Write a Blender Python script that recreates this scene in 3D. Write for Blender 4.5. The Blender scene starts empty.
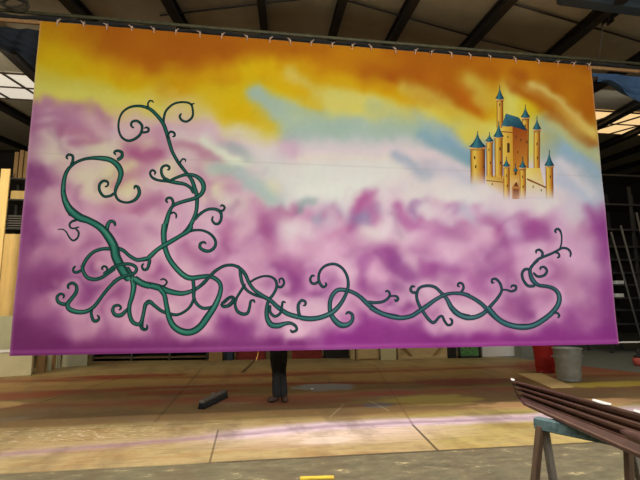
import bpy, math, random
import numpy as np
from mathutils import Vector, Matrix

random.seed(7)
rng = np.random.default_rng(11)
S = bpy.context.scene
C = S.collection
pi = math.pi

# ------------------------------------------------------------------ camera
F = 457.34
EYE = 1.6
R = np.array([[0.98858928, -0.01652637, -0.14972679],
              [-0.15051849, -0.14764165, -0.9775204],
              [-0.00595104, 0.98890284, -0.14844448]])
# first row gives world x, second row points towards the viewer: flip so +Y runs into the room
R[1] *= 1.0
XA, NA, ZA = R[0], R[1], R[2]


def ray(px, py):
    d = R @ np.array([px - 320.0, 240.0 - py, -F])
    return d


def at_z(px, py, z=0.0):
    d = ray(px, py)
    t = (z - EYE) / d[2]
    return Vector((d[0] * t, d[1] * t, z))


def at_y(px, py, y):
    d = ray(px, py)
    t = y / d[1]
    return Vector((d[0] * t, y, EYE + d[2] * t))


ROOF0, ROOFS = 5.9, 0.165


def on_roof(px, py, off=0.0):
    d = ray(px, py)
    t = (ROOF0 + off - EYE) / (d[2] - ROOFS * d[1])
    return Vector((d[0] * t, d[1] * t, EYE + d[2] * t))


def roof_z(y):
    return ROOF0 + ROOFS * y


cam_d = bpy.data.cameras.new('camera')
cam = bpy.data.objects.new('camera', cam_d)
C.objects.link(cam)
M4 = Matrix([[*R[0], 0], [*R[1], 0], [*R[2], EYE], [0, 0, 0, 1]])
cam.matrix_world = M4
cam_d.sensor_width = 36
cam_d.lens = 36 * F / 640
cam_d.clip_end = 200
S.camera = cam


# ------------------------------------------------------------------ colour and materials
def lin(c):
    c = np.asarray(c, float) / 255.0
    return np.where(c <= 0.04045, c / 12.92, ((c + 0.055) / 1.055) ** 2.4)


def mat(name, rgb, rough=0.75, var=0.18, scale=6.0, stretch=(1, 1, 1), metal=0.0, bump=0.0, rgb2=None, emit=None):
    m = bpy.data.materials.new(name)
    m.use_nodes = True
    nt = m.node_tree
    b = nt.nodes['Principled BSDF']
    b.inputs['Roughness'].default_value = rough
    b.inputs['Metallic'].default_value = metal
    tc = nt.nodes.new('ShaderNodeTexCoord')
    mp = nt.nodes.new('ShaderNodeMapping')
    mp.inputs['Scale'].default_value = stretch
    nt.links.new(tc.outputs['Object'], mp.inputs['Vector'])
    n = nt.nodes.new('ShaderNodeTexNoise')
    n.inputs['Scale'].default_value = scale
    n.inputs['Detail'].default_value = 5
    n.inputs['Roughness'].default_value = 0.6
    nt.links.new(mp.outputs['Vector'], n.inputs['Vector'])
    ramp = nt.nodes.new('ShaderNodeValToRGB')
    a = lin(rgb)
    if rgb2 is None:
        lo, hi = a * (1 - var), np.minimum(a * (1 + var), 1)
    else:
        lo, hi = a, lin(rgb2)
    ramp.color_ramp.elements[0].position = 0.3
    ramp.color_ramp.elements[1].position = 0.7
    ramp.color_ramp.elements[0].color = (*lo, 1)
    ramp.color_ramp.elements[1].color = (*hi, 1)
    nt.links.new(n.outputs['Fac'], ramp.inputs['Fac'])
    nt.links.new(ramp.outputs['Color'], b.inputs['Base Color'])
    if bump:
        bp = nt.nodes.new('ShaderNodeBump')
        bp.inputs['Strength'].default_value = bump
        bp.inputs['Distance'].default_value = 0.02
        nt.links.new(n.outputs['Fac'], bp.inputs['Height'])
        nt.links.new(bp.outputs['Normal'], b.inputs['Normal'])
    if emit:
        b.inputs['Emission Color'].default_value = (*lin(emit[0]), 1)
        b.inputs['Emission Strength'].default_value = emit[1]
    return m


W = {}
W['roof'] = mat('roof_board', (172, 166, 148), 0.9, 0.1, 3)
W['rafter'] = mat('rafter_steel', (34, 30, 26), 0.7, 0.2, 5)
W['rod'] = mat('rod_steel', (40, 35, 28), 0.7, 0.2, 5)
W['wall'] = mat('dark_wall', (46, 42, 36), 0.95, 0.25, 1.5)
W['skypane'] = mat('rooflight_sheet', (225, 222, 210), 0.6, 0.05, 3, emit=((250, 240, 222), .6))
W['skypane_warm'] = mat('rooflight_sheet_warm', (225, 205, 170), 0.6, 0.05, 3, emit=((255, 214, 150), .95))
W['barframe'] = mat('glazing_bar', (58, 40, 30), 0.7)
W['bar'] = mat('hanging_bar', (78, 74, 50), 0.7, 0.35, 9)
W['blackcloth'] = mat('black_cloth', (30, 28, 24), 0.95, 0.3, 8)
W['batten'] = mat('timber_batten', (150, 112, 68), 0.8, 0.3, 4, (8, 1, 8))
W['tape'] = mat('white_tape', (196, 168, 146), 0.9, 0.06)
W['drape_blue'] = mat('blue_drape', (52, 78, 108), 0.9, 0.3, 4)
W['drape_dark'] = mat('dark_drape', (20, 27, 33), 0.9, 0.3, 4)
W['iron'] = mat('dark_iron', (38, 42, 44), 0.55, 0.25, 8)
W['hoist'] = mat('hoist_paint', (40, 52, 58), 0.6, 0.2, 5)
W['rope'] = mat('rope', (62, 54, 40), 0.9)
W['string'] = mat('string', (200, 150, 70), 0.9)
W['pipe'] = mat('pale_pipe', (215, 210, 205), 0.5)
W['ply'] = mat('plywood', (206, 172, 112), 0.8, 0.12, 3, (1, 10, 1))
W['ply_pale'] = mat('pale_plywood', (205, 180, 130), 0.8, 0.12, 3, (1, 1, 9))
W['yellowply'] = mat('yellow_plywood', (232, 196, 122), 0.8, 0.12, 1.5, (6, 1, 1))
W['yellowstick'] = mat('yellow_paint', (226, 190, 60), .6, .1)
W['polegrey'] = mat('pole_grey', (84, 82, 78), .6)
W['cream'] = mat('cream_paint', (214, 204, 160), 0.8, 0.08, 3)
W['greycream'] = mat('grey_cream_paint', (176, 172, 140), 0.8, 0.1, 3)
W['white'] = mat('white_paint', (236, 232, 224), 0.7, 0.05, 3)
W['timber'] = mat('timber', (150, 118, 74), 0.85, 0.25, 3, (1, 1, .2))
W['timber_dark'] = mat('dark_timber', (96, 74, 48), 0.85, 0.25, 3, (1, 1, .2))
W['timber_grey'] = mat('weathered_timber', (120, 112, 100), 0.9, 0.35, 14, (4, 4, .6), bump=.3)
W['timber_brown'] = mat('brown_timber', (92, 70, 50), 0.85, 0.3, 8, (4, 4, .5))
W['trestle_top'] = mat('painted_trestle_top', (60, 84, 84), 0.7, 0.3, 22, (1, 1, 1), rgb2=(120, 146, 146))
W['rust'] = mat('red_brown_paint', (120, 36, 26), 0.8, 0.3, 6)
W['red'] = mat('red_plastic', (168, 26, 24), 0.45, 0.12, 4)
W['galv'] = mat('galvanised_metal', (150, 152, 144), 0.5, 0.18, 7, metal=0.2)
W['green'] = mat('green_painting', (40, 84, 44), 0.7, 0.3, 16, rgb2=(110, 165, 95))
W['greywall'] = mat('grey_platform', (128, 128, 116), 0.85, 0.15, 3)
W['dark'] = mat('dark_goods', (36, 32, 28), 0.85, 0.3, 4)
W['darkblue'] = mat('dark_blue_goods', (44, 54, 70), 0.8, 0.2, 4)
W['rackmetal'] = mat('rack_metal', (54, 52, 48), 0.6, 0.2, 4)
W['moulding'] = mat('brown_moulding', (90, 62, 47), 0.4, 0.25, 9, (1, 1, 1), bump=.1)
W['moulding_pale'] = mat('worn_pale_brown', (120, 92, 74), 0.6, 0.25, 9)
W['highlight'] = mat('painted_highlight', (236, 230, 222), 0.7, 0.05)
W['brush_block'] = mat('brush_block', (92, 84, 74), 0.6, 0.2)
W['bristle'] = mat('black_bristle', (22, 20, 18), 0.95, 0.3, 60)
W['jean'] = mat('dark_trousers', (18, 17, 18), 0.95, 0.0, 26, rgb2=(32, 31, 30))
W['boot'] = mat('brown_boot', (58, 34, 24), 0.7, 0.3, 10)
W['skin'] = mat('skin', (196, 146, 120), 0.6, 0.05)
W['hair'] = mat('brown_hair', (54, 38, 26), 0.8, 0.2, 20)
W['sweater'] = mat('grey_sweater', (58, 60, 66), 0.95, 0.15, 20)
W['pinkred'] = mat('pinkish_red', (190, 84, 70), 0.6, 0.15)


# ------------------------------------------------------------------ mesh builder
class MB:
    def __init__(self):
        self.v, self.f, self.smooth = [], [], []

    def add(self, vs, fs, smooth=False):
        o = len(self.v)
        self.v += [tuple(p) for p in vs]
        self.f += [tuple(i + o for i in f) for f in fs]
        self.smooth += [smooth] * len(fs)
        return self

    def box(self, c, s, rot=None, bev=0.0):
        hx, hy, hz = s[0] / 2, s[1] / 2, s[2] / 2
        c = Vector(c)
        if bev <= 0:
            vs = [Vector((x, y, z)) for z in (-hz, hz) for y in (-hy, hy) for x in (-hx, hx)]
            fs = [(0, 2, 3, 1), (4, 5, 7, 6), (0, 1, 5, 4), (2, 6, 7, 3), (0, 4, 6, 2), (1, 3, 7, 5)]
        else:
            b = min(bev, hx * .45, hy * .45, hz * .45)
            rings = []
            for z, i in ((-hz, b), (-hz + b, 0), (hz - b, 0), (hz, b)):
                x, y = hx - i, hy - i
                k = b
                rings.append([(-x + k, -y, z), (x - k, -y, z), (x, -y + k, z), (x, y - k, z),
                              (x - k, y, z), (-x + k, y, z), (-x, y - k, z), (-x, -y + k, z)])
            vs = [Vector(p) for r in rings for p in r]
            fs = []
            for r in range(3):
                for i in range(8):
                    j = (i + 1) % 8
                    fs.append((r * 8 + i, r * 8 + j, r * 8 + 8 + j, r * 8 + 8 + i))
            fs.append(tuple(reversed(range(8))))
            fs.append(tuple(range(24, 32)))
        if rot is not None:
            vs = [rot @ p for p in vs]
        return self.add([p + c for p in vs], fs)

    def beam(self, a, b, w, h, up=(0, 0, 1), bev=0.0):
        a, b = Vector(a), Vector(b)
        d = (b - a)
        L = d.length
        x = d.normalized()
        y = Vector(up).cross(x)
        if y.length < 1e-4:
            y = Vector((0, 1, 0)).cross(x)
        y.normalize()
        z = x.cross(y)
        rot = Matrix((x, y, z)).transposed()
        return self.box((a + b) / 2, (L, w, h), rot, bev)

    def tube(self, path, r, n=8, closed_ends=True):
        path = [Vector(p) for p in path]
        rs = r if isinstance(r, (list, tuple)) else [r] * len(path)
        vs, fs = [], []
        ref = None
        for i, p in enumerate(path):
            t = (path[min(i + 1, len(path) - 1)] - path[max(i - 1, 0)]).normalized()
            if ref is None:
                ref = t.orthogonal().normalized()
            u = (ref - t * ref.dot(t)).normalized()
            ref = u
            w = t.cross(u)
            for k in range(n):
                a = 2 * pi * k / n
                vs.append(p + (u * math.cos(a) + w * math.sin(a)) * rs[i])
        for i in range(len(path) - 1):
            for k in range(n):
                j = (k + 1) % n
                fs.append((i * n + k, i * n + j, i * n + n + j, i * n + n + k))
        if closed_ends:
            fs.append(tuple(reversed(range(n))))
            fs.append(tuple(range((len(path) - 1) * n, len(path) * n)))
        return self.add(vs, fs, True)

    def lathe(self, prof, n=32, c=(0, 0, 0)):
        vs, fs = [], []
        for r, z in prof:
            for k in range(n):
                a = 2 * pi * k / n
                vs.append((c[0] + r * math.cos(a), c[1] + r * math.sin(a), c[2] + z))
        for i in range(len(prof) - 1):
            for k in range(n):
                j = (k + 1) % n
                fs.append((i * n + k, i * n + j, i * n + n + j, i * n + n + k))
        return self.add(vs, fs, True)

    def build(self, name, m, parent=None, loc=(0, 0, 0)):
        me = bpy.data.meshes.new(name)
        me.from_pydata(self.v, [], self.f)
        me.polygons.foreach_set('use_smooth', self.smooth)
        me.update()
        if m is not None:
            me.materials.append(m)
        o = bpy.data.objects.new(name, me)
        o.location = loc
        C.objects.link(o)
        if parent is not None:
            o.parent = parent
        return o


def tag(o, label, cat, group=None):
    o['label'] = label
    o['category'] = cat
    if group:
        o['group'] = group
    return o


def thing(name, label, cat, loc=(0, 0, 0), rz=0.0, group=None):
    o = bpy.data.objects.new(name, None)
    o.empty_display_size = .1
    C.objects.link(o)
    o.location = loc
    o.rotation_euler = (0, 0, rz)
    return tag(o, label, cat, group)


def struct(o):
    o['kind'] = 'structure'
    return o


# ------------------------------------------------------------------ the hall
XL, XR, YF, YB = -16.5, 31.0, -7.0, 26.0


def quad(name, pts, m):
    b = MB()
    b.add(pts, [tuple(range(len(pts)))])
    return struct(b.build(name, m))


def box_struct(name, lo, hi, m):
    b = MB()
    lo, hi = Vector(lo), Vector(hi)
    b.box((lo + hi) / 2, hi - lo)
    return struct(b.build(name, m))


# floor material: painted, sprayed-over boards
def floor_material():
    m = bpy.data.materials.new('painted_floor')
    m.use_nodes = True
    nt = m.node_tree
    N, Lk = nt.nodes, nt.links
    bs = N['Principled BSDF']
    tc = N.new('ShaderNodeTexCoord')
    sep = N.new('ShaderNodeSeparateXYZ')
    Lk.new(tc.outputs['Object'], sep.inputs[0])
    X, Y = sep.outputs[0], sep.outputs[1]

    def math_(op, a, b=None, c=None):
        n = N.new('ShaderNodeMath')
        n.operation = op
        for i, v in enumerate((a, b, c)):
            if v is None:
                continue
            if isinstance(v, (int, float)):
                n.inputs[i].default_value = v
            else:
                Lk.new(v, n.inputs[i])
        return n.outputs[0]

    def noise(scale, stretch=(1, 1, 1), detail=5, rot=0.0, off=0.0, rough=.6):
        mp = N.new('ShaderNodeMapping')
        mp.inputs['Scale'].default_value = stretch
        mp.inputs['Rotation'].default_value = (0, 0, rot)
        mp.inputs['Location'].default_value = (off, off * .7, 0)
        Lk.new(tc.outputs['Object'], mp.inputs['Vector'])
        n = N.new('ShaderNodeTexNoise')
        n.inputs['Scale'].default_value = scale
        n.inputs['Detail'].default_value = detail
        n.inputs['Roughness'].default_value = rough
        Lk.new(mp.outputs['Vector'], n.inputs['Vector'])
        return n.outputs['Fac']

    def ramp(fac, stops, interp='LINEAR'):
        n = N.new('ShaderNodeValToRGB')
        cr = n.color_ramp
        cr.interpolation = interp
        while len(cr.elements) > 2:
            cr.elements.remove(cr.elements[-1])
        for i, (p, c) in enumerate(stops):
            e = cr.elements[i] if i < 2 else cr.elements.new(p)
            e.position = p
            e.color = (*lin(c), 1) if not isinstance(c, (int, float)) else (c, c, c, 1)
        Lk.new(fac, n.inputs['Fac'])
        return n.outputs['Color']

    def mix(fac, a, b, mode='MIX'):
        n = N.new('ShaderNodeMix')
        n.data_type = 'RGBA'
        n.blend_type = mode
        if isinstance(fac, (int, float)):
            n.inputs[0].default_value = fac
        else:
            Lk.new(fac, n.inputs[0])
        for i, v in ((6, a), (7, b)):
            if isinstance(v, tuple):
                n.inputs[i].default_value = (*lin(v), 1)
            else:
                Lk.new(v, n.inputs[i])
        return n.outputs[2]

    warp = noise(.55, (.35, 1, 1), 3)
    fine = noise(2.6, (.16, 1.5, 1), 6, off=3)
    # position across the bands, wobbling a little
    yy = math_('ADD', Y, math_('MULTIPLY', math_('SUBTRACT', warp, .5), 1.5))
    yy = math_('ADD', yy, math_('MULTIPLY', math_('SUBTRACT', fine, .5), .7))
    f = math_('DIVIDE', math_('SUBTRACT', yy, 5.0), 12.0)

    def p(y):
        return (y - 5.0) / 12.0
    far = ramp(f, [(p(6.9), (180, 144, 88)), (p(7.3), (146, 116, 74)), (p(7.9), (134, 106, 70)), (p(8.45), (142, 102, 66)),  # stops just behind the cloth darkened to carry its shadow band
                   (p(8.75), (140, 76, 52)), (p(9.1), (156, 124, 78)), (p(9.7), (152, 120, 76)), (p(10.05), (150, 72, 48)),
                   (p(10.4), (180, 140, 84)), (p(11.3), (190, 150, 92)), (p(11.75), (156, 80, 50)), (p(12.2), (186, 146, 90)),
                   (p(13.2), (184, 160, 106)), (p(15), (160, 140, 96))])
    # olive and yellow stains over the far boards
    st = noise(.9, (.3, 1.1, 1), 4, off=9)
    far = mix(ramp(st, [(.52, 0.0), (.68, .55)]), far, (150, 138, 70))
    st2 = noise(1.1, (.28, 1.3, 1), 4, off=17)
    far = mix(ramp(st2, [(.56, 0.0), (.7, .6)]), far, (142, 70, 56))
    st3 = noise(1.3, (.4, 1.3, 1), 5, off=27)
    far = mix(ramp(st3, [(.58, 0.0), (.72, .5)]), far, (150, 146, 140))
    far = mix(1.0, far, (226, 222, 214), 'MULTIPLY')  # far boards darkened: shade behind the cloth put into the colour
    # near boards: tan ply with pinkish overspray and painted-in light, a lavender line
    near = ramp(noise(1.8, (.5, 1.4, 1), 6, off=5), [(.3, (150, 128, 82)), (.5, (182, 158, 106)), (.62, (166, 132, 80)), (.75, (162, 144, 94))])
    ysel = ramp(math_('ADD', math_('MULTIPLY', X, .1), .5), [(.71, 0.0), (.74, .6)])
    near = mix(math_('MULTIPLY', ysel, noise(1.2, (.5, 1, 1), 3, off=41)), near, (186, 172, 70))
    xm = math_('SUBTRACT', 1, math_('MINIMUM', math_('ABSOLUTE', math_('DIVIDE', math_('SUBTRACT', X, 1.15), 2.2)), 1))
    ym = math_('SUBTRACT', 1, math_('MINIMUM', math_('ABSOLUTE', math_('DIVIDE', math_('SUBTRACT', Y, 6.2), .7)), 1))
    pk = math_('MULTIPLY', math_('MULTIPLY', xm, ym), math_('ADD', .7, math_('MULTIPLY', fine, 1.2)))
    near = mix(ramp(pk, [(.05, 0.0), (.75, .85)]), near, (232, 206, 184))
    xl = math_('MULTIPLY', math_('SUBTRACT', 1.1, math_('MINIMUM', X, 1.1)), .16)
    lav_y = math_('ADD', math_('ADD', math_('SUBTRACT', Y, 6.5), xl), math_('MULTIPLY', math_('SUBTRACT', noise(.8, (.6, .2, 1), 3, off=2), .5), .35))
    pale = math_('MULTIPLY', ramp(math_('ABSOLUTE', math_('SUBTRACT', lav_y, .02)), [(.12, .8), (.3, 0.0)]),
                 ramp(math_('ADD', math_('MULTIPLY', X, .1), .5), [(.44, .15), (.5, 1.0)]))
    near = mix(pale, near, (232, 206, 214))
    lav = math_('ABSOLUTE', lav_y)
    lavm = math_('MULTIPLY', ramp(lav, [(.03, .6), (.13, 0.0)]), math_('ADD', .3, fine))
    near = mix(lavm, near, (150, 112, 140))
    # sprinkle of pale chalk marks on the left
    ch = noise(7, (1.2, 2.6, 1), 3, rot=.5, off=4, rough=.7)
    chm = math_('MULTIPLY', ramp(ch, [(.56, 0.0), (.62, 1.0)]),
                ramp(math_('ABSOLUTE', math_('DIVIDE', math_('SUBTRACT', Y, 6.75), .5)), [(.6, .85), (1.0, 0.0)]))
    chm = math_('MULTIPLY', chm, ramp(math_('ADD', math_('MULTIPLY', X, .1), .5), [(.3, 1.0), (.52, 0.0)]))
    near = mix(chm, near, (240, 214, 180))
    yn = math_('ADD', Y, math_('MULTIPLY', math_('SUBTRACT', fine, .5), .5))
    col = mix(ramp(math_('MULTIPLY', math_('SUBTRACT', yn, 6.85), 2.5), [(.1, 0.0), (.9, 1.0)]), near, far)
    # nearest strip: bare olive concrete
    cn = noise(4.5, (.8, 1.6, 1), 7, off=8, rough=.7)
    con = ramp(cn, [(.3, (84, 78, 54)), (.5, (112, 106, 76)), (.60, (124, 116, 84)), (.66, (196, 178, 126)), (.74, (222, 206, 162))])
    e1 = math_('SUBTRACT', Y, math_('ADD', 5.23, math_('MULTIPLY', X, -.006)))
    col = mix(ramp(math_('ADD', math_('MULTIPLY', e1, 20), .5), [(.2, 0.0), (.8, 1.0)]), con, col)
    edge = ramp(math_('ABSOLUTE', e1), [(.012, .8), (.035, 0.0)])
    edge_m = math_('MULTIPLY', edge, ramp(math_('ADD', math_('MULTIPLY', X, .1), .5), [(.44, 0.15), (.48, 1.0)]))
    col = mix(edge_m, col, (44, 36, 24))
    # scuffs and grain
    gr = noise(9, (.35, 1.6, 1), 8, off=13, rough=.75)
    col = mix(ramp(gr, [(.34, .42), (.5, 0.0)]), col, (96, 72, 44))
    gr2 = noise(14, (.5, 1.5, 1), 6, off=31, rough=.75)
    col = mix(ramp(gr2, [(.6, 0.0), (.72, .5)]), col, (226, 204, 160))
    dg = noise(1.6, (1, .35, 1), 4, rot=.7, off=19)
    col = mix(ramp(dg, [(.36, .4), (.5, 0.0)]), col, (104, 84, 56))
    # paint spills, plus a puddle reflection and a lit spot painted in
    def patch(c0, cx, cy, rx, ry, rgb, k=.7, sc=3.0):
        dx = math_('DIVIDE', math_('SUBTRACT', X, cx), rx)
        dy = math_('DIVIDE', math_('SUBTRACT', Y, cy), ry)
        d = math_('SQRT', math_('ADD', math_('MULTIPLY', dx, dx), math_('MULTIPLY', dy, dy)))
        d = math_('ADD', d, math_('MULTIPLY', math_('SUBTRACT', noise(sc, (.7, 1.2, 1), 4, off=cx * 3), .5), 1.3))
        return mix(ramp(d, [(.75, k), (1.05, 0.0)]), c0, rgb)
    for args in ((1.55, 9.65, .7, .5, (150, 150, 148), .75), (4.6, 9.8, 1.2, .6, (132, 66, 52), .75), (9.0, 11.6, 2.2, 1.5, (148, 74, 62), .7), (7.6, 8.9, 1.4, .35, (190, 166, 62), .75),  # leading grey entry: a puddle's reflection painted as colour
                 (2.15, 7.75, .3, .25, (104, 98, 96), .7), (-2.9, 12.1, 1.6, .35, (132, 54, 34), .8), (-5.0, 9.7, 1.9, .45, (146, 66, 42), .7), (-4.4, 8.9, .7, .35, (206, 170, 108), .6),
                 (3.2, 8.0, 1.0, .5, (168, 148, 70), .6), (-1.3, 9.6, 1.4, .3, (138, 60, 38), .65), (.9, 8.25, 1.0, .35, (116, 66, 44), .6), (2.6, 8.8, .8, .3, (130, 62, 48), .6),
                 (1.0, 5.85, .4, .16, (236, 216, 196), .45), (5.2, 7.3, 1.8, .35, (206, 158, 110), .6), (6.6, 6.6, 1.4, .4, (206, 182, 190), .5), (1.28, 9.5, .05, .08, (250, 250, 246), 1.0)):  # leading pale entry: overspray with the lit floor painted in
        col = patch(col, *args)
    # bare concrete beyond the boards, far right
    gl = math_('ADD', math_('MULTIPLY', math_('SUBTRACT', X, 9.45), 3.15), math_('MULTIPLY', math_('SUBTRACT', Y, 10.22), .94))
    col = mix(ramp(math_('MULTIPLY', gl, 4.0), [(.2, 0.0), (.8, 1.0)]), col, ramp(cn, [(.3, (98, 100, 90)), (.7, (128, 130, 118))]))
    # board joints, and a painted line for the cloth's shadow edge
    def seam_or_edge(c0, ax, ay, bx, by, w, k, rgb=(52, 38, 22)):
        L2 = (bx - ax) ** 2 + (by - ay) ** 2
        t = math_('ADD', math_('MULTIPLY', math_('SUBTRACT', X, ax), (bx - ax) / L2), math_('MULTIPLY', math_('SUBTRACT', Y, ay), (by - ay) / L2))
        t = math_('MINIMUM', math_('MAXIMUM', t, 0.0), 1.0)
        ex = math_('SUBTRACT', math_('SUBTRACT', X, ax), math_('MULTIPLY', t, bx - ax))
        ey = math_('SUBTRACT', math_('SUBTRACT', Y, ay), math_('MULTIPLY', t, by - ay))
        d = math_('SQRT', math_('ADD', math_('MULTIPLY', ex, ex), math_('MULTIPLY', ey, ey)))
        return mix(ramp(d, [(w * .5, k), (w, 0.0)]), c0, rgb)
    for args in ((-1.32, 7.18, -1.27, 13.57, .026, .4), (-.14, 12.3, .23, 15.3, .06, .7), (3.57, 13.05, 2.26, 6.37, .022, .4, (96, 48, 34)), (2.26, 6.37, 2.14, 5.24, .022, .8),
                 (-.39, 5.23, -.39, 6.57, .016, .6), (-3.4, 6.9, -.4, 7.0, .03, .35), (5.0, 6.9, 4.0, 12.0, .025, .5), (-3.6, 9.0, -2.9, 12.5, .04, .4), (1.2, 7.0, 1.6, 7.9, .02, .3, (200, 180, 140)), (2.2, 7.3, 2.1, 8.1, .02, .35, (210, 190, 150))):  # the left crosswise entry is the cloth's shadow edge, painted dark
        col = seam_or_edge(col, *args)
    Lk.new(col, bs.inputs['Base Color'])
    bs.inputs['Roughness'].default_value = .55
    bp = N.new('ShaderNodeBump')
    bp.inputs['Strength'].default_value = .12
    bp.inputs['Distance'].default_value = .01
    Lk.new(cn, bp.inputs['Height'])
    Lk.new(bp.outputs['Normal'], bs.inputs['Normal'])
    return m


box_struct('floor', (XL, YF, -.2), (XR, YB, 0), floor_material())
rb = MB()
zf, zb = roof_z(YF), roof_z(YB)
rb.add([(XL, YF, zf), (XR, YF, zf), (XR, YB, zb), (XL, YB, zb), (XL, YF, zf + .15), (XR, YF, zf + .15), (XR, YB, zb + .15), (XL, YB, zb + .15)],
       [(0, 3, 2, 1), (4, 5, 6, 7), (0, 1, 5, 4), (2, 3, 7, 6), (0, 4, 7, 3), (1, 2, 6, 5)])
struct(rb.build('ceiling', W['roof']))
box_struct('wall_back', (XL, YB, 0), (XR, YB + .2, zb + .2), W['wall'])
box_struct('wall_left', (XL - .2, YF, 0), (XL, YB, zb + .2), W['wall'])
box_struct('wall_right', (XR, YF, 0), (XR + .2, YB, zb + .2), W['wall'])
box_struct('wall_front', (XL, YF - .2, 0), (XR, YF, zb + .2), W['wall'])

# rafters: (x where it crosses Y = 8.5, skew, width)
RAFT = [(-13.4, -.05, .2), (-10.8, -.05, .2), (-8.05, -.05, .24), (-5.35, -.12, .22), (-3.27, .08, .2), (-1.45, .1, .17), (.19, .075, .13), (1.6, .055, .13), (2.85, .075, .15),
        (4.55, .106, .16), (6.6, .2, .17), (8.7, .25, .2), (10.55, .33, .3), (12.35, .34, .28), (14.3, .33, .28), (16.4, .33, .28), (18.6, .33, .28), (21, .33, .28)]
for x0, k, w in RAFT:
    b = MB()
    y0, y1 = YF + .05, YB - .02
    a = Vector((x0 + k * (y0 - 8.5), y0, roof_z(y0)))
    c = Vector((x0 + k * (y1 - 8.5), y1, roof_z(y1)))
    dz = Vector((0, 0, -.1))
    b.beam(a + dz, c + dz, w * .45, .2)
    b.beam(a + dz * 2, c + dz * 2, w, .04)
    b.beam(a + dz * .2, c + dz * .2, w, .04)
    o = b.build('ceiling_rafter', W['rafter'])
    struct(o)

# thin bracing rods under the roof boards
RODS = [((160, 15.5), (310, -2)), ((338, -2), (475, 37)), ((505, 1.5), (645, 43)), ((478, 39), (550, 56))]
for a, c in RODS:
    b = MB()
    b.tube([on_roof(*a, -.05), on_roof(*c, -.05)], .018, 8)
    struct(b.build('ceiling_brace_rod', W['rod']))


# rooflights: pane + glazing bars, lit by the sky
def rooflight(n, x0, x1, y0, y1, m, nx, ny):
    b = MB()
    e = -.03
    b.add([(x0, y0, roof_z(y0) + e), (x1, y0, roof_z(y0) + e), (x1, y1, roof_z(y1) + e), (x0, y1, roof_z(y1) + e)], [(0, 3, 2, 1)])
    o = struct(b.build('window_%d' % n, m))
    fr = MB()
    for i in range(nx + 1):
        x = x0 + (x1 - x0) * i / nx
        fr.beam((x, y0, roof_z(y0) - .05), (x, y1, roof_z(y1) - .05), .045, .05)
    for j in range(ny + 1):
        y = y0 + (y1 - y0) * j / ny
        fr.beam((x0, y, roof_z(y) - .05), (x1, y, roof_z(y) - .05), .035, .04)
    struct(fr.build('window_glazing_bars', W['barframe'], o))


rooflight(1, -9.9, -4.6, 12.7, 15.3, W['skypane'], 5, 2)
rooflight(2, 10.0, 18.0, 12.6, 15.4, W['skypane_warm'], 8, 2)

# ------------------------------------------------------------------ the painted backcloth
D = 7.3
CX0, CX1, CZ0, CZ1 = -3.3866, 6.3972, 0.9575, 6.1718


def cloth_px(x, z):
    """where a point of the flat cloth falls in the photograph's frame (used to lay out the painting)"""
    d = np.stack([x, np.full_like(x, D), z - EYE], -1) @ R
    return 320 - F * d[..., 0] / d[..., 2], 240 + F * d[..., 1] / d[..., 2]


def px_cloth(p):
    p = np.asarray(p, float)
    d = np.stack([p[..., 0] - 320, 240 - p[..., 1], np.full(p.shape[:-1], -F)], -1) @ R.T
    t = D / d[..., 1]
    return d[..., 0] * t, EYE + d[..., 2] * t


def cloth_y(x, z):
    h = np.clip((CZ1 - z) / (CZ1 - CZ0), 0, 1)
    return D + .010 * h * np.sin(x * 3.1 + .6 * np.sin(z)) + .003 * np.sin(x * 7.7 + z * .5) * (.4 + h) + .004 * np.sin(z * 5 + x)


PAL = dict(O=(186, 106, 14), o=(206, 134, 12), G=(220, 166, 14), Y=(222, 192, 34), y=(226, 216, 108), c=(228, 220, 178),
           b=(176, 196, 188), B=(150, 176, 190), w=(228, 214, 218), W=(229, 231, 223), p=(219, 182, 206), P=(199, 144, 184),
           m=(174, 108, 162), M=(148, 78, 144), d=(122, 52, 120), D=(104, 42, 104), g=(198, 192, 208), k=(156, 64, 150))
# columns: x = 10, 30 ... 630; rows: y = 10, 30 ... 350
ROWS = [
    "ooooOOOOOOOOOOOOOOOOOOOOOOOOOOOO",   # 10
    "ooooOOOOOOOOOOOOOOOOOOOOOOOOOOOO",   # 30
    "GGGGGoooOOOOoooooooOOOOOOOOOOOOO",   # 50
    "YYYYGGooOOooYGGGooooOOOOOooOOOOO",   # 70
    "yyyyyYYGGGYYYYYGyyyGooOOoyYOoOoo",   # 90
    "mmpPPpyyyycYYbyyyyyyyyYYGyYGoOOo",   # 110
    "mmpPpppppppccybbbbbbbbByyyyGyyoO",   # 130
    "mmPpppccppPpwwpwwwwwwwwBByyBBByy",   # 150
    "MMPPpccpcPccpgwWWWWWwgwwgwwwwwBB",   # 170
    "MMmPpccPppcPpcgWWWWpwwwwwwwwwwgg",   # 190
    "MMmPpPppPppwPPwPgwPpwPpwgPppwgmm",   # 210
    "MMPPPmPppPpmPmpPpPwpwPmPpPMmpPMM",   # 230
    "MMMPmmPppPmPmPpPpPPmpmpPPmpPPpmM",   # 250
    "MMMMMmPmPpmPPPmMPpPmpmpmMPPmPppM",   # 270
    "MMMmMmmPPPPmPppMMPmMppmmPMPmPpPM",   # 290
    "MMMmmmPPpPPmMPpppPPMmmppPmMPPPmM",   # 310
    "dMMMPMPMmmPMMMppmMMMMMppPmMMMPMM",   # 330
    "ddddddMMMMMMMMMMMMkkkkkkkkkkkkkk",   # 350
]
ROWS = [(r + r[-1] * 32)[:32] for r in ROWS]
base = np.array([[PAL[ch] for ch in r] for r in ROWS], float)
gx = 10 + 20 * np.arange(32)
gy = 10 + 20 * np.arange(len(ROWS))


def kern(n, g, s):
    q = np.arange(n)[:, None]
    w = np.exp(-((q - g[None]) ** 2) / (2 * s * s))
    return w / w.sum(1, keepdims=True)


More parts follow.
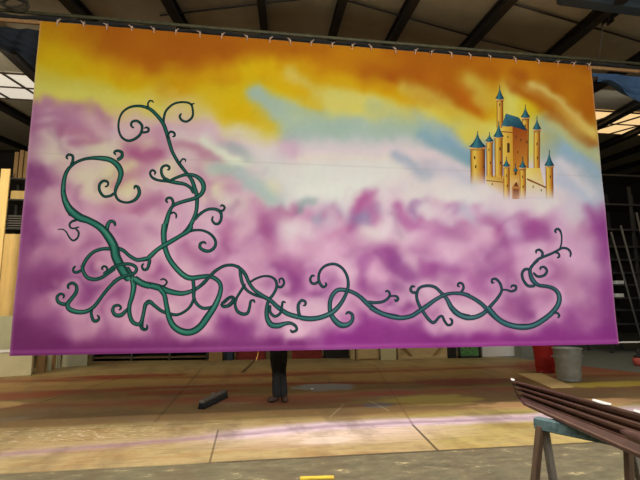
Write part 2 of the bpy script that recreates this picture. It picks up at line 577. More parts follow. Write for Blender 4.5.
KX, KY = kern(640, gx, 9.0), kern(400, gy, 8.5)
IMG = np.einsum('yr,rcn,xc->yxn', KY, base, KX)      # 400 x 640 x 3, sRGB values
PX, PY = np.meshgrid(np.arange(640), np.arange(400))


def catmull(pts, step=.8):
    P = np.asarray(pts, float)
    P = np.vstack([2 * P[0] - P[1], P, 2 * P[-1] - P[-2]])
    out = []
    for i in range(1, len(P) - 2):
        p0, p1, p2, p3 = P[i - 1:i + 3]
        n = max(2, int(np.hypot(*(p2 - p1)[:2]) / step))
        t = np.linspace(0, 1, n, endpoint=False)[:, None]
        out.append(.5 * (2 * p1 + (p2 - p0) * t + (2 * p0 - 5 * p1 + 4 * p2 - p3) * t ** 2 + (3 * p1 - p0 - 3 * p2 + p3) * t ** 3))
    out.append(P[-2][None])
    return np.vstack(out)


def soft(pts, rgb, width, a):
    """a soft sprayed stroke of paint through pts"""
    c = catmull([(x, y) for x, y in pts], 2.0) if len(pts) > 1 else np.array(pts, float)
    x0, x1 = c[:, 0].min() - 3 * width, c[:, 0].max() + 3 * width
    y0, y1 = c[:, 1].min() - 3 * width, c[:, 1].max() + 3 * width
    x0, x1 = int(max(0, x0)), int(min(640, x1))
    y0, y1 = int(max(0, y0)), int(min(400, y1))
    if x1 <= x0 or y1 <= y0:
        return
    sx, sy = PX[y0:y1, x0:x1], PY[y0:y1, x0:x1]
    d2 = np.full(sx.shape, 1e9)
    for q in c:
        d2 = np.minimum(d2, (sx - q[0]) ** 2 + (sy - q[1]) ** 2)
    w = (a * np.exp(-d2 / (2 * width * width)))[..., None]
    IMG[y0:y1, x0:x1] = IMG[y0:y1, x0:x1] * (1 - w) + np.array(rgb, float) * w


# sprayed streaks and cloud edges seen in the sky and the mist
ST = [
    ([(120, 40), (170, 62), (215, 75)], (180, 98, 14), 9, .5), ([(60, 82), (100, 92), (130, 104)], (218, 190, 30), 8, .5),
    ([(75, 100), (110, 108), (150, 112)], (222, 208, 110), 8, .5), ([(215, 100), (250, 115), (270, 124)], (226, 184, 20), 8, .55),
    ([(258, 92), (270, 108), (285, 122)], (182, 200, 180), 6, .7), ([(262, 100), (300, 118), (345, 130)], (176, 200, 186), 8, .55),
    ([(288, 72), (310, 90), (345, 106)], (226, 214, 128), 5, .5), ([(262, 66), (290, 86), (318, 100)], (226, 178, 20), 5, .6),
    ([(330, 78), (370, 86), (400, 96)], (224, 176, 16), 6, .6), ([(340, 92), (375, 104), (405, 112)], (220, 212, 125), 7, .6),
    ([(400, 92), (430, 108), (468, 138)], (226, 208, 80), 6, .65), ([(395, 78), (430, 88), (476, 110)], (188, 102, 14), 7, .55),
    ([(372, 108), (410, 120), (440, 134), (470, 158)], (158, 186, 186), 6, .6), ([(440, 140), (460, 150), (474, 160)], (140, 170, 186), 4, .6),
    ([(470, 84), (490, 100)], (222, 196, 74), 9, .6), ([(520, 74), (548, 92), (600, 128)], (184, 102, 16), 5, .65),
    ([(510, 82), (545, 106), (600, 146)], (190, 104, 20), 4, .55), ([(530, 88), (560, 108), (596, 134)], (232, 196, 92), 5, .65),
    ([(545, 120), (570, 138), (600, 160)], (190, 200, 150), 7, .5), ([(548, 128), (575, 152), (600, 178)], (152, 184, 200), 9, .6),
    ([(555, 160), (575, 178), (600, 196)], (180, 194, 214), 7, .55), ([(556, 178), (576, 196), (590, 206)], (230, 220, 228), 6, .6),
    ([(480, 60), (520, 68), (585, 80)], (204, 130, 20), 7, .4), ([(395, 157), (412, 166), (424, 176)], (190, 194, 206), 4, .7),
    ([(300, 158), (340, 158), (390, 160)], (236, 224, 206), 3, .4), ([(440, 168), (462, 182), (480, 200)], (206, 206, 220), 6, .5),
    ([(222, 148), (240, 152), (252, 158)], (178, 188, 186), 5, .6), ([(206, 148), (225, 158), (242, 163)], (226, 230, 212), 4, .7),
    ([(205, 172), (235, 172), (258, 186)], (182, 190, 190), 6, .55), ([(240, 172), (262, 190), (282, 204)], (182, 198, 202), 6, .6),
    ([(300, 206), (304, 200), (312, 201)], (164, 172, 186), 3, .7), ([(280, 210), (292, 214), (300, 208)], (180, 118, 160), 4, .6),
    ([(320, 222), (328, 210), (338, 212)], (176, 160, 190), 4, .6), ([(355, 214), (362, 200), (372, 193)], (190, 120, 170), 5, .7),
    ([(350, 222), (362, 212), (376, 212)], (160, 140, 176), 5, .6), ([(398, 206), (404, 216), (412, 226)], (192, 128, 178), 5, .6),
    ([(412, 212), (416, 206), (424, 202)], (176, 130, 178), 4, .6), ([(456, 212), (462, 204), (474, 206)], (184, 160, 196), 5, .6),
    ([(170, 148), (185, 146), (205, 152), (222, 160)], (196, 146, 172), 4, .5), ([(200, 168), (206, 178), (204, 188), (212, 200)], (196, 150, 182), 4, .6),
    ([(222, 216), (236, 206), (250, 206)], (200, 150, 184), 6, .5), ([(264, 222), (262, 236), (268, 248)], (168, 96, 154), 6, .6),
    ([(205, 236), (232, 232), (238, 244)], (206, 156, 190), 6, .4), ([(275, 282), (295, 275), (300, 288)], (150, 72, 144), 9, .6),
    ([(392, 256), (402, 266), (412, 276)], (152, 82, 150), 5, .6), ([(360, 262), (368, 258), (390, 252)], (168, 98, 162), 5, .5),
    ([(346, 330), (370, 326), (400, 320)], (158, 62, 152), 9, .5), ([(432, 266), (446, 264), (460, 272)], (160, 84, 156), 7, .5),
    ([(505, 226), (512, 234), (508, 244)], (152, 76, 150), 6, .55), ([(484, 258), (496, 268), (488, 284)], (164, 88, 158), 7, .5),
    ([(225, 318), (236, 330), (240, 340)], (140, 62, 138), 7, .6), ([(52, 136), (70, 126), (92, 128), (104, 122)], (184, 126, 166), 5, .5),
    ([(44, 138), (60, 146), (84, 144)], (176, 118, 162), 5, .55), ([(50, 156), (66, 148), (78, 156)], (226, 206, 206), 5, .5),
    ([(86, 118), (100, 112), (108, 124)], (200, 150, 170), 4, .5), ([(118, 186), (128, 176), (142, 172)], (186, 112, 156), 5, .55),
    ([(122, 158), (140, 152), (158, 156)], (188, 112, 158), 6, .55), ([(96, 196), (112, 200), (128, 198)], (222, 208, 196), 6, .5),
    ([(36, 180), (48, 174), (60, 184)], (160, 92, 148), 6, .5), ([(40, 210), (52, 196), (66, 206)], (208, 160, 186), 5, .4),
    ([(60, 170), (80, 178), (100, 172)], (224, 212, 198), 6, .5), ([(30, 262), (44, 250), (60, 252)], (190, 132, 176), 6, .5),
    ([(20, 332), (40, 346), (80, 350)], (116, 48, 112), 8, .4), ([(46, 302), (60, 296)], (186, 124, 172), 8, .5),
    ([(72, 322), (80, 336)], (198, 144, 186), 7, .55), ([(112, 322), (120, 330), (132, 326)], (196, 138, 182), 6, .5),
    ([(150, 228), (168, 240), (176, 258)], (182, 116, 166), 6, .5), ([(150, 262), (160, 274), (150, 282)], (160, 82, 146), 6, .5),
    ([(540, 196), (560, 204), (580, 214)], (214, 200, 218), 6, .5), ([(484, 206), (500, 204), (514, 210)], (226, 214, 224), 6, .6),
    ([(440, 190), (470, 196), (500, 202), (540, 200)], (232, 222, 222), 7, .6),
]
for s_ in ST:
    soft(*s_)

FINE = [
  ([(130,170),(160,182)], (224,194,204), 9, .55), ([(105,245),(140,222)], (226,206,206), 9, .6), ([(110,72),(150,75),(190,110),(240,82),(270,90),(312,122)], (194,142,166), 3.2, .6),
  ([(90,110),(140,112),(180,140),(165,172)], (182,122,158), 3.2, .6), ([(215,160),(250,190),(300,188)], (194,138,166), 3.2, .55), ([(250,125),(280,150)], (224,184,190), 7, .55),
  ([(290,232),(320,245)], (230,216,200), 8, .6), ([(250,300),(265,340)], (230,216,198), 9, .6), ([(150,235),(180,250)], (226,212,196), 7, .55), ([(375,215),(430,242),(470,220)], (184,114,158), 5, .65),
  ([(530,190),(640,185)], (226,214,206), 7, .6), ([(480,192),(560,205),(640,225)], (196,142,172), 3, .6), ([(75,300),(100,340)], (146,80,136), 7, .6), ([(80,195),(110,205)], (166,106,154), 5, .5),
  ([(105,380),(130,400)], (214,176,198), 9, .6), ([(300,60),(330,90)], (226,206,140), 7, .5), ([(400,120),(430,140)], (222,190,196), 7, .5), ([(540,110),(600,150)], (220,186,196), 8, .5),
  ([(440,330),(500,420)], (214,170,192), 8, .5), ([(200,400),(260,420)], (206,150,186), 8, .5), ([(560,240),(620,300)], (224,210,206), 9, .55), ([(320,400),(420,410)], (190,120,162), 5, .55),
  ([(90,20),(150,30),(220,40)], (222,212,112), 7, .6), ([(240,30),(340,45),(440,30)], (222,212,104), 6, .5),
]
# finer sprayed structure, stroke by stroke: (x0, y0) frame origin, quarter-pixel points
SP = [
 ((0, 0), [
  ([(180,392),(240,404),(300,432),(360,408),(420,450)], (196,140,172), 3.5, .55), ([(150,440),(200,420),(250,470)], (190,130,165), 4, .5),
  ([(170,180),(250,230),(330,260)], (214,176,14), 8, .6), ([(170,290),(260,330),(360,340),(470,370)], (216,204,96), 7, .6), ([(480,290),(560,310),(640,340)], (206,138,10), 6, .6),
  ([(420,180),(520,200),(640,220)], (182,102,14), 12, .6), ([(160,120),(260,120),(380,140)], (200,134,14), 6, .5)]),
 ((160, 0), [
  ([(0,160),(160,170),(320,180),(640,200)], (180,100,14), 8, .5), ([(40,300),(160,310),(300,290),(440,260)], (228,186,16), 8, .6),
  ([(180,400),(260,430),(380,440)], (226,190,30), 9, .6), ([(380,370),(430,400),(520,430),(640,450)], (176,194,168), 6, .65),
  ([(520,300),(580,330),(640,370)], (218,190,80), 5, .6), ([(0,360),(60,400),(150,430)], (214,196,120), 9, .4), ([(440,310),(500,340),(560,390),(640,430)], (222,188,40), 4, .5)]),
 ((320, 50), [
  ([(0,130),(150,140),(300,180),(370,220)], (218,164,12), 6, .6), ([(200,90),(330,110),(430,160),(560,200)], (180,98,14), 9, .65), ([(330,150),(450,190),(560,260),(640,330)], (218,196,86), 6, .6),
  ([(0,180),(120,210),(240,240),(360,270)], (218,206,104), 8, .55), ([(380,250),(460,300),(540,350)], (176,190,170), 5, .5), ([(430,340),(520,390),(600,440)], (146,178,188), 5, .6),
  ([(0,300),(100,300),(240,310),(380,310)], (176,196,176), 7, .6), ([(590,130),(630,170),(640,210)], (214,178,70), 7, .6), ([(560,160),(620,240)], (196,110,20), 4, .6)]),
 ((480, 50), [
  ([(130,80),(240,170),(340,230),(440,290)], (178,96,14), 4.5, .6), ([(220,140),(310,200),(380,260),(450,320)], (232,204,110), 4, .7), ([(150,150),(260,230),(360,330),(450,380)], (182,104,24), 4, .55),
  ([(100,40),(250,80),(440,120)], (204,126,20), 6, .5), ([(300,90),(420,180),(440,220)], (196,118,18), 5, .5), ([(290,300),(370,370),(460,430)], (206,200,130), 5, .6)]),
 ((0, 120), [
  ([(190,95),(220,80)], (228,206,208), 10, .6), ([(90,80),(110,110)], (208,166,190), 7, .5), ([(370,110),(440,120)], (224,212,192), 9, .6), ([(320,220),(360,260)], (230,214,200), 10, .6),
  ([(160,300),(210,280)], (220,184,200), 8, .6), ([(130,190),(170,240),(150,260)], (150,84,142), 6, .6), ([(100,60),(140,30),(210,20),(250,40)], (176,112,156), 3.5, .6),
  ([(250,30),(340,40),(370,80),(300,90)], (188,122,162), 3.5, .5), ([(540,110),(590,160),(640,130)], (180,104,150), 6, .6), ([(540,350),(580,330),(640,320)], (174,104,152), 6, .6),
  ([(100,400),(130,460)], (146,76,136), 8, .5), ([(200,370),(270,330),(300,360)], (208,160,188), 8, .5), ([(560,60),(640,50)], (200,140,170), 5, .5), ([(500,20),(570,30)], (222,190,190), 7, .5), ([(600,250),(640,220)], (226,206,200), 8, .5)]),
 ((0, 240), [
  ([(150,50),(210,60),(280,50)], (200,142,180), 9, .6), ([(130,150),(220,150),(240,210)], (142,72,130), 9, .6), ([(60,340),(120,380),(200,440)], (120,50,112), 14, .55), ([(420,90),(460,120)], (214,158,190), 8, .6),
  ([(560,130),(600,70)], (208,150,184), 8, .55), ([(300,310),(320,350)], (200,144,186), 7, .6), ([(480,330),(520,350)], (206,152,192), 7, .5), ([(420,210),(460,190)], (146,76,136), 7, .55), ([(150,270),(200,260)], (184,120,168), 8, .6),
  ([(500,440),(640,430)], (136,62,126), 7, .5), ([(340,420),(430,430)], (140,66,128), 8, .5)]),
 ((160, 120), [
  ([(180,90),(240,130),(300,165),(350,160)], (230,234,218), 4.5, .75), ([(290,105),(340,130),(350,150)], (182,188,190), 4, .6), ([(70,100),(150,110),(220,160)], (200,150,172), 3.5, .6),
  ([(160,190),(190,250),(200,290),(235,335)], (196,146,176), 4, .65), ([(200,250),(260,230),(330,265)], (206,156,182), 3.5, .6), ([(220,190),(300,215),(370,260),(440,310)], (180,194,198), 5, .65),
  ([(420,190),(500,220),(560,260)], (230,233,224), 12, .7), ([(560,360),(575,330),(615,322)], (146,160,170), 2.5, .75), ([(410,400),(460,385),(530,385),(545,350)], (186,128,168), 3.5, .65),
  ([(400,400),(420,440),(430,480)], (168,94,150), 5, .6), ([(260,400),(270,470)], (184,112,162), 5, .6), ([(520,440),(590,450)], (228,218,222), 8, .6), ([(330,440),(360,400)], (224,190,206), 8, .55), ([(620,400),(640,380)], (170,168,188), 3, .6),
  ([(230,300),(330,330)], (226,222,210), 7, .5)]),
 ((320, 120), [
  ([(300,140),(350,165),(380,200),(430,225)], (184,190,206), 3.8, .75), ([(400,60),(500,110),(590,160)], (148,178,190), 4.5, .65), ([(520,200),(610,245)], (198,198,214), 4.5, .6), ([(120,430),(145,370),(165,315),(215,292)], (186,112,164), 3.5, .75),
  ([(180,320),(200,370),(225,390)], (190,120,170), 5, .65), ([(140,400),(180,395)], (158,136,178), 4, .7), ([(20,375),(50,350),(65,390)], (192,130,170), 4, .6), ([(300,345),(320,390),(380,425),(410,400)], (184,112,168), 4, .7),
  ([(385,325),(370,350),(385,390)], (176,136,180), 3, .65), ([(420,350),(440,370)], (230,222,226), 6, .7), ([(400,430),(450,450),(490,450)], (194,130,180), 5, .55), ([(500,355),(545,340),(550,365),(530,395)], (192,140,182), 3, .7), ([(580,360),(610,390)], (184,170,200), 5, .65),
  ([(630,345),(640,390)], (188,120,174), 4, .6), ([(40,470),(80,440)], (204,140,182), 6, .6), ([(250,300),(270,400),(260,450)], (228,214,222), 6, .55), ([(100,200),(240,240),(420,270),(600,300)], (229,224,224), 9, .5)]),
 ((160, 240), [
  ([(260,20),(290,60),(280,90)], (168,98,152), 5, .55), ([(380,60),(430,50)], (222,180,204), 9, .6), ([(560,60),(610,70)], (222,176,204), 10, .6), ([(470,120),(520,140),(530,190)], (146,72,138), 8, .7), ([(280,330),(310,350),(280,390)], (142,66,136), 10, .65),
  ([(400,320),(410,370)], (214,164,200), 7, .6), ([(580,330),(600,360)], (206,150,194), 7, .6), ([(110,20),(150,60)], (172,106,154), 7, .55), ([(450,40),(470,80),(560,120)], (184,118,166), 5, .5), ([(330,240),(360,270)], (222,172,202), 8, .6), ([(20,330),(60,400)], (152,80,140), 7, .5),
  ([(620,130),(600,200)], (186,118,172), 6, .5), ([(440,400),(540,410),(640,400)], (148,66,142), 6, .55)]),
 ((320, 240), [
  ([(265,60),(300,100),(330,140),(370,175)], (148,78,146), 4, .75), ([(165,190),(160,130),(190,90),(260,60)], (172,100,162), 4.5, .65), ([(190,120),(170,200)], (156,84,150), 5, .5), ([(220,130),(250,150)], (224,178,208), 8, .7), ([(30,60),(70,50)], (220,170,204), 9, .6),
  ([(420,130),(480,100),(540,120)], (160,84,152), 7, .65), ([(550,60),(590,110)], (220,170,206), 8, .6), ([(370,40),(420,80),(420,120)], (182,112,170), 5, .55), ([(430,340),(460,350)], (214,160,204), 6, .6), ([(540,340),(600,360)], (204,144,192), 7, .6), ([(130,340),(220,330),(340,350)], (150,62,146), 10, .6),
  ([(490,30),(520,60)], (224,182,212), 8, .5), ([(580,150),(620,190)], (188,116,176), 6, .5), ([(20,400),(200,400),(400,410),(640,400)], (152,60,146), 5, .5)]),
 ((480, 240), [
  ([(380,40),(420,80)], (218,172,208), 9, .65), ([(520,200),(560,280),(540,340)], (148,72,142), 10, .65), ([(420,170),(450,200)], (164,90,156), 8, .55), ([(240,260),(270,290)], (214,160,200), 6, .6), ([(320,220),(350,260),(390,300)], (210,156,202), 4, .65), ([(100,110),(150,150)], (168,96,158), 6, .6), ([(60,290),(90,330)], (150,74,146), 6, .55),
  ([(150,40),(170,80)], (206,150,194), 7, .5), ([(330,340),(420,360)], (166,86,158), 8, .5), ([(0,390),(200,390),(560,400)], (158,60,150), 5, .5), ([(20,80),(60,60)], (216,164,202), 8, .5)]),
 ((480, 120), [
  ([(30,390),(80,420),(60,460)], (178,98,158), 5, .65), ([(180,380),(220,420),(200,450)], (176,96,160), 6, .65), ([(110,400),(130,440)], (222,190,216), 6, .65), ([(370,330),(430,350)], (214,202,220), 8, .6), ([(440,360),(470,430)], (170,96,160), 6, .6), ([(320,170),(380,240),(440,300)], (228,222,228), 5, .7),
  ([(330,110),(400,160),(450,220)], (164,190,206), 5, .65), ([(320,230),(380,280),(450,330)], (184,196,220), 5, .6), ([(300,360),(330,420)], (216,176,212), 7, .5), ([(240,60),(280,130)], (206,206,150), 5, .4), ([(260,300),(300,330)], (230,222,226), 6, .6), ([(0,270),(60,310),(160,350),(300,330)], (230,220,222), 5, .7)]),
]
for pts_, rgb_, w_, a_ in FINE:
    soft([(10 + x / 3.2, 80 + y / 3.2) for x, y in pts_], rgb_, w_, a_)
for (tx_, ty_), lst in SP:
    for pts_, rgb_, w_, a_ in lst:
        soft([(tx_ + x / 4, ty_ + y / 4) for x, y in pts_], rgb_, w_, a_)
# wandering wisps in the lower mist
wr = random.Random(5)
for i in range(70):
    x, y = wr.uniform(25, 610), wr.uniform(140, 345)
    if x > 240 and y < 205 + 10 * math.sin(x * .05):
        continue
    if x > 455 and x < 560 and y < 215:
        continue
    if x > 555 or (x < 60 and y > 290) or y > 330:
        continue
    a0 = wr.uniform(0, 6.28)
    pts = [(x, y)]
    for k in range(4):
        a0 += wr.uniform(-.9, .9)
        pts.append((pts[-1][0] + 8 * math.cos(a0), pts[-1][1] + 6 * math.sin(a0)))
    cur = IMG[int(y), int(x)]
    tgt = np.array((112, 40, 112) if wr.random() < .5 else (236, 206, 226), float)
    soft(pts, cur * .65 + tgt * .35, wr.uniform(2.0, 4.0), wr.uniform(.3, .5))
print('painting base done')

for pts_, rgb_, w_, a_ in [
  ([(604, 225), (608, 290), (614, 345)], (142, 62, 140), 11, .6), ([(330, 338), (450, 341), (615, 336)], (140, 54, 138), 7, .65), ([(560, 318), (590, 312)], (148, 66, 144), 9, .5),
  ([(15, 348), (120, 348), (300, 346)], (122, 48, 116), 6, .6), ([(20, 300), (28, 240), (34, 190)], (150, 84, 140), 6, .5), ([(50, 58), (95, 72), (150, 84)], (228, 192, 22), 9, .5),
  ([(44, 32), (60, 36)], (206, 158, 22), 8, .5), ([(60, 94), (100, 98), (150, 100)], (228, 218, 110), 6, .5), ([(478, 212), (500, 206), (530, 210)], (222, 196, 216), 6, .5),
  ([(330, 178), (360, 172), (390, 176)], (232, 228, 224), 9, .5), ([(300, 190), (330, 196)], (232, 232, 226), 9, .6), ([(440, 212), (452, 220)], (228, 212, 222), 6, .5),
  ([(420, 240), (440, 250)], (222, 176, 208), 8, .45), ([(470, 245), (484, 238)], (224, 180, 210), 7, .5), ([(520, 250), (530, 262)], (218, 170, 206), 7, .5), ([(570, 240), (578, 260)], (212, 160, 200), 7, .5)]:
    soft(pts_, rgb_, w_, a_)
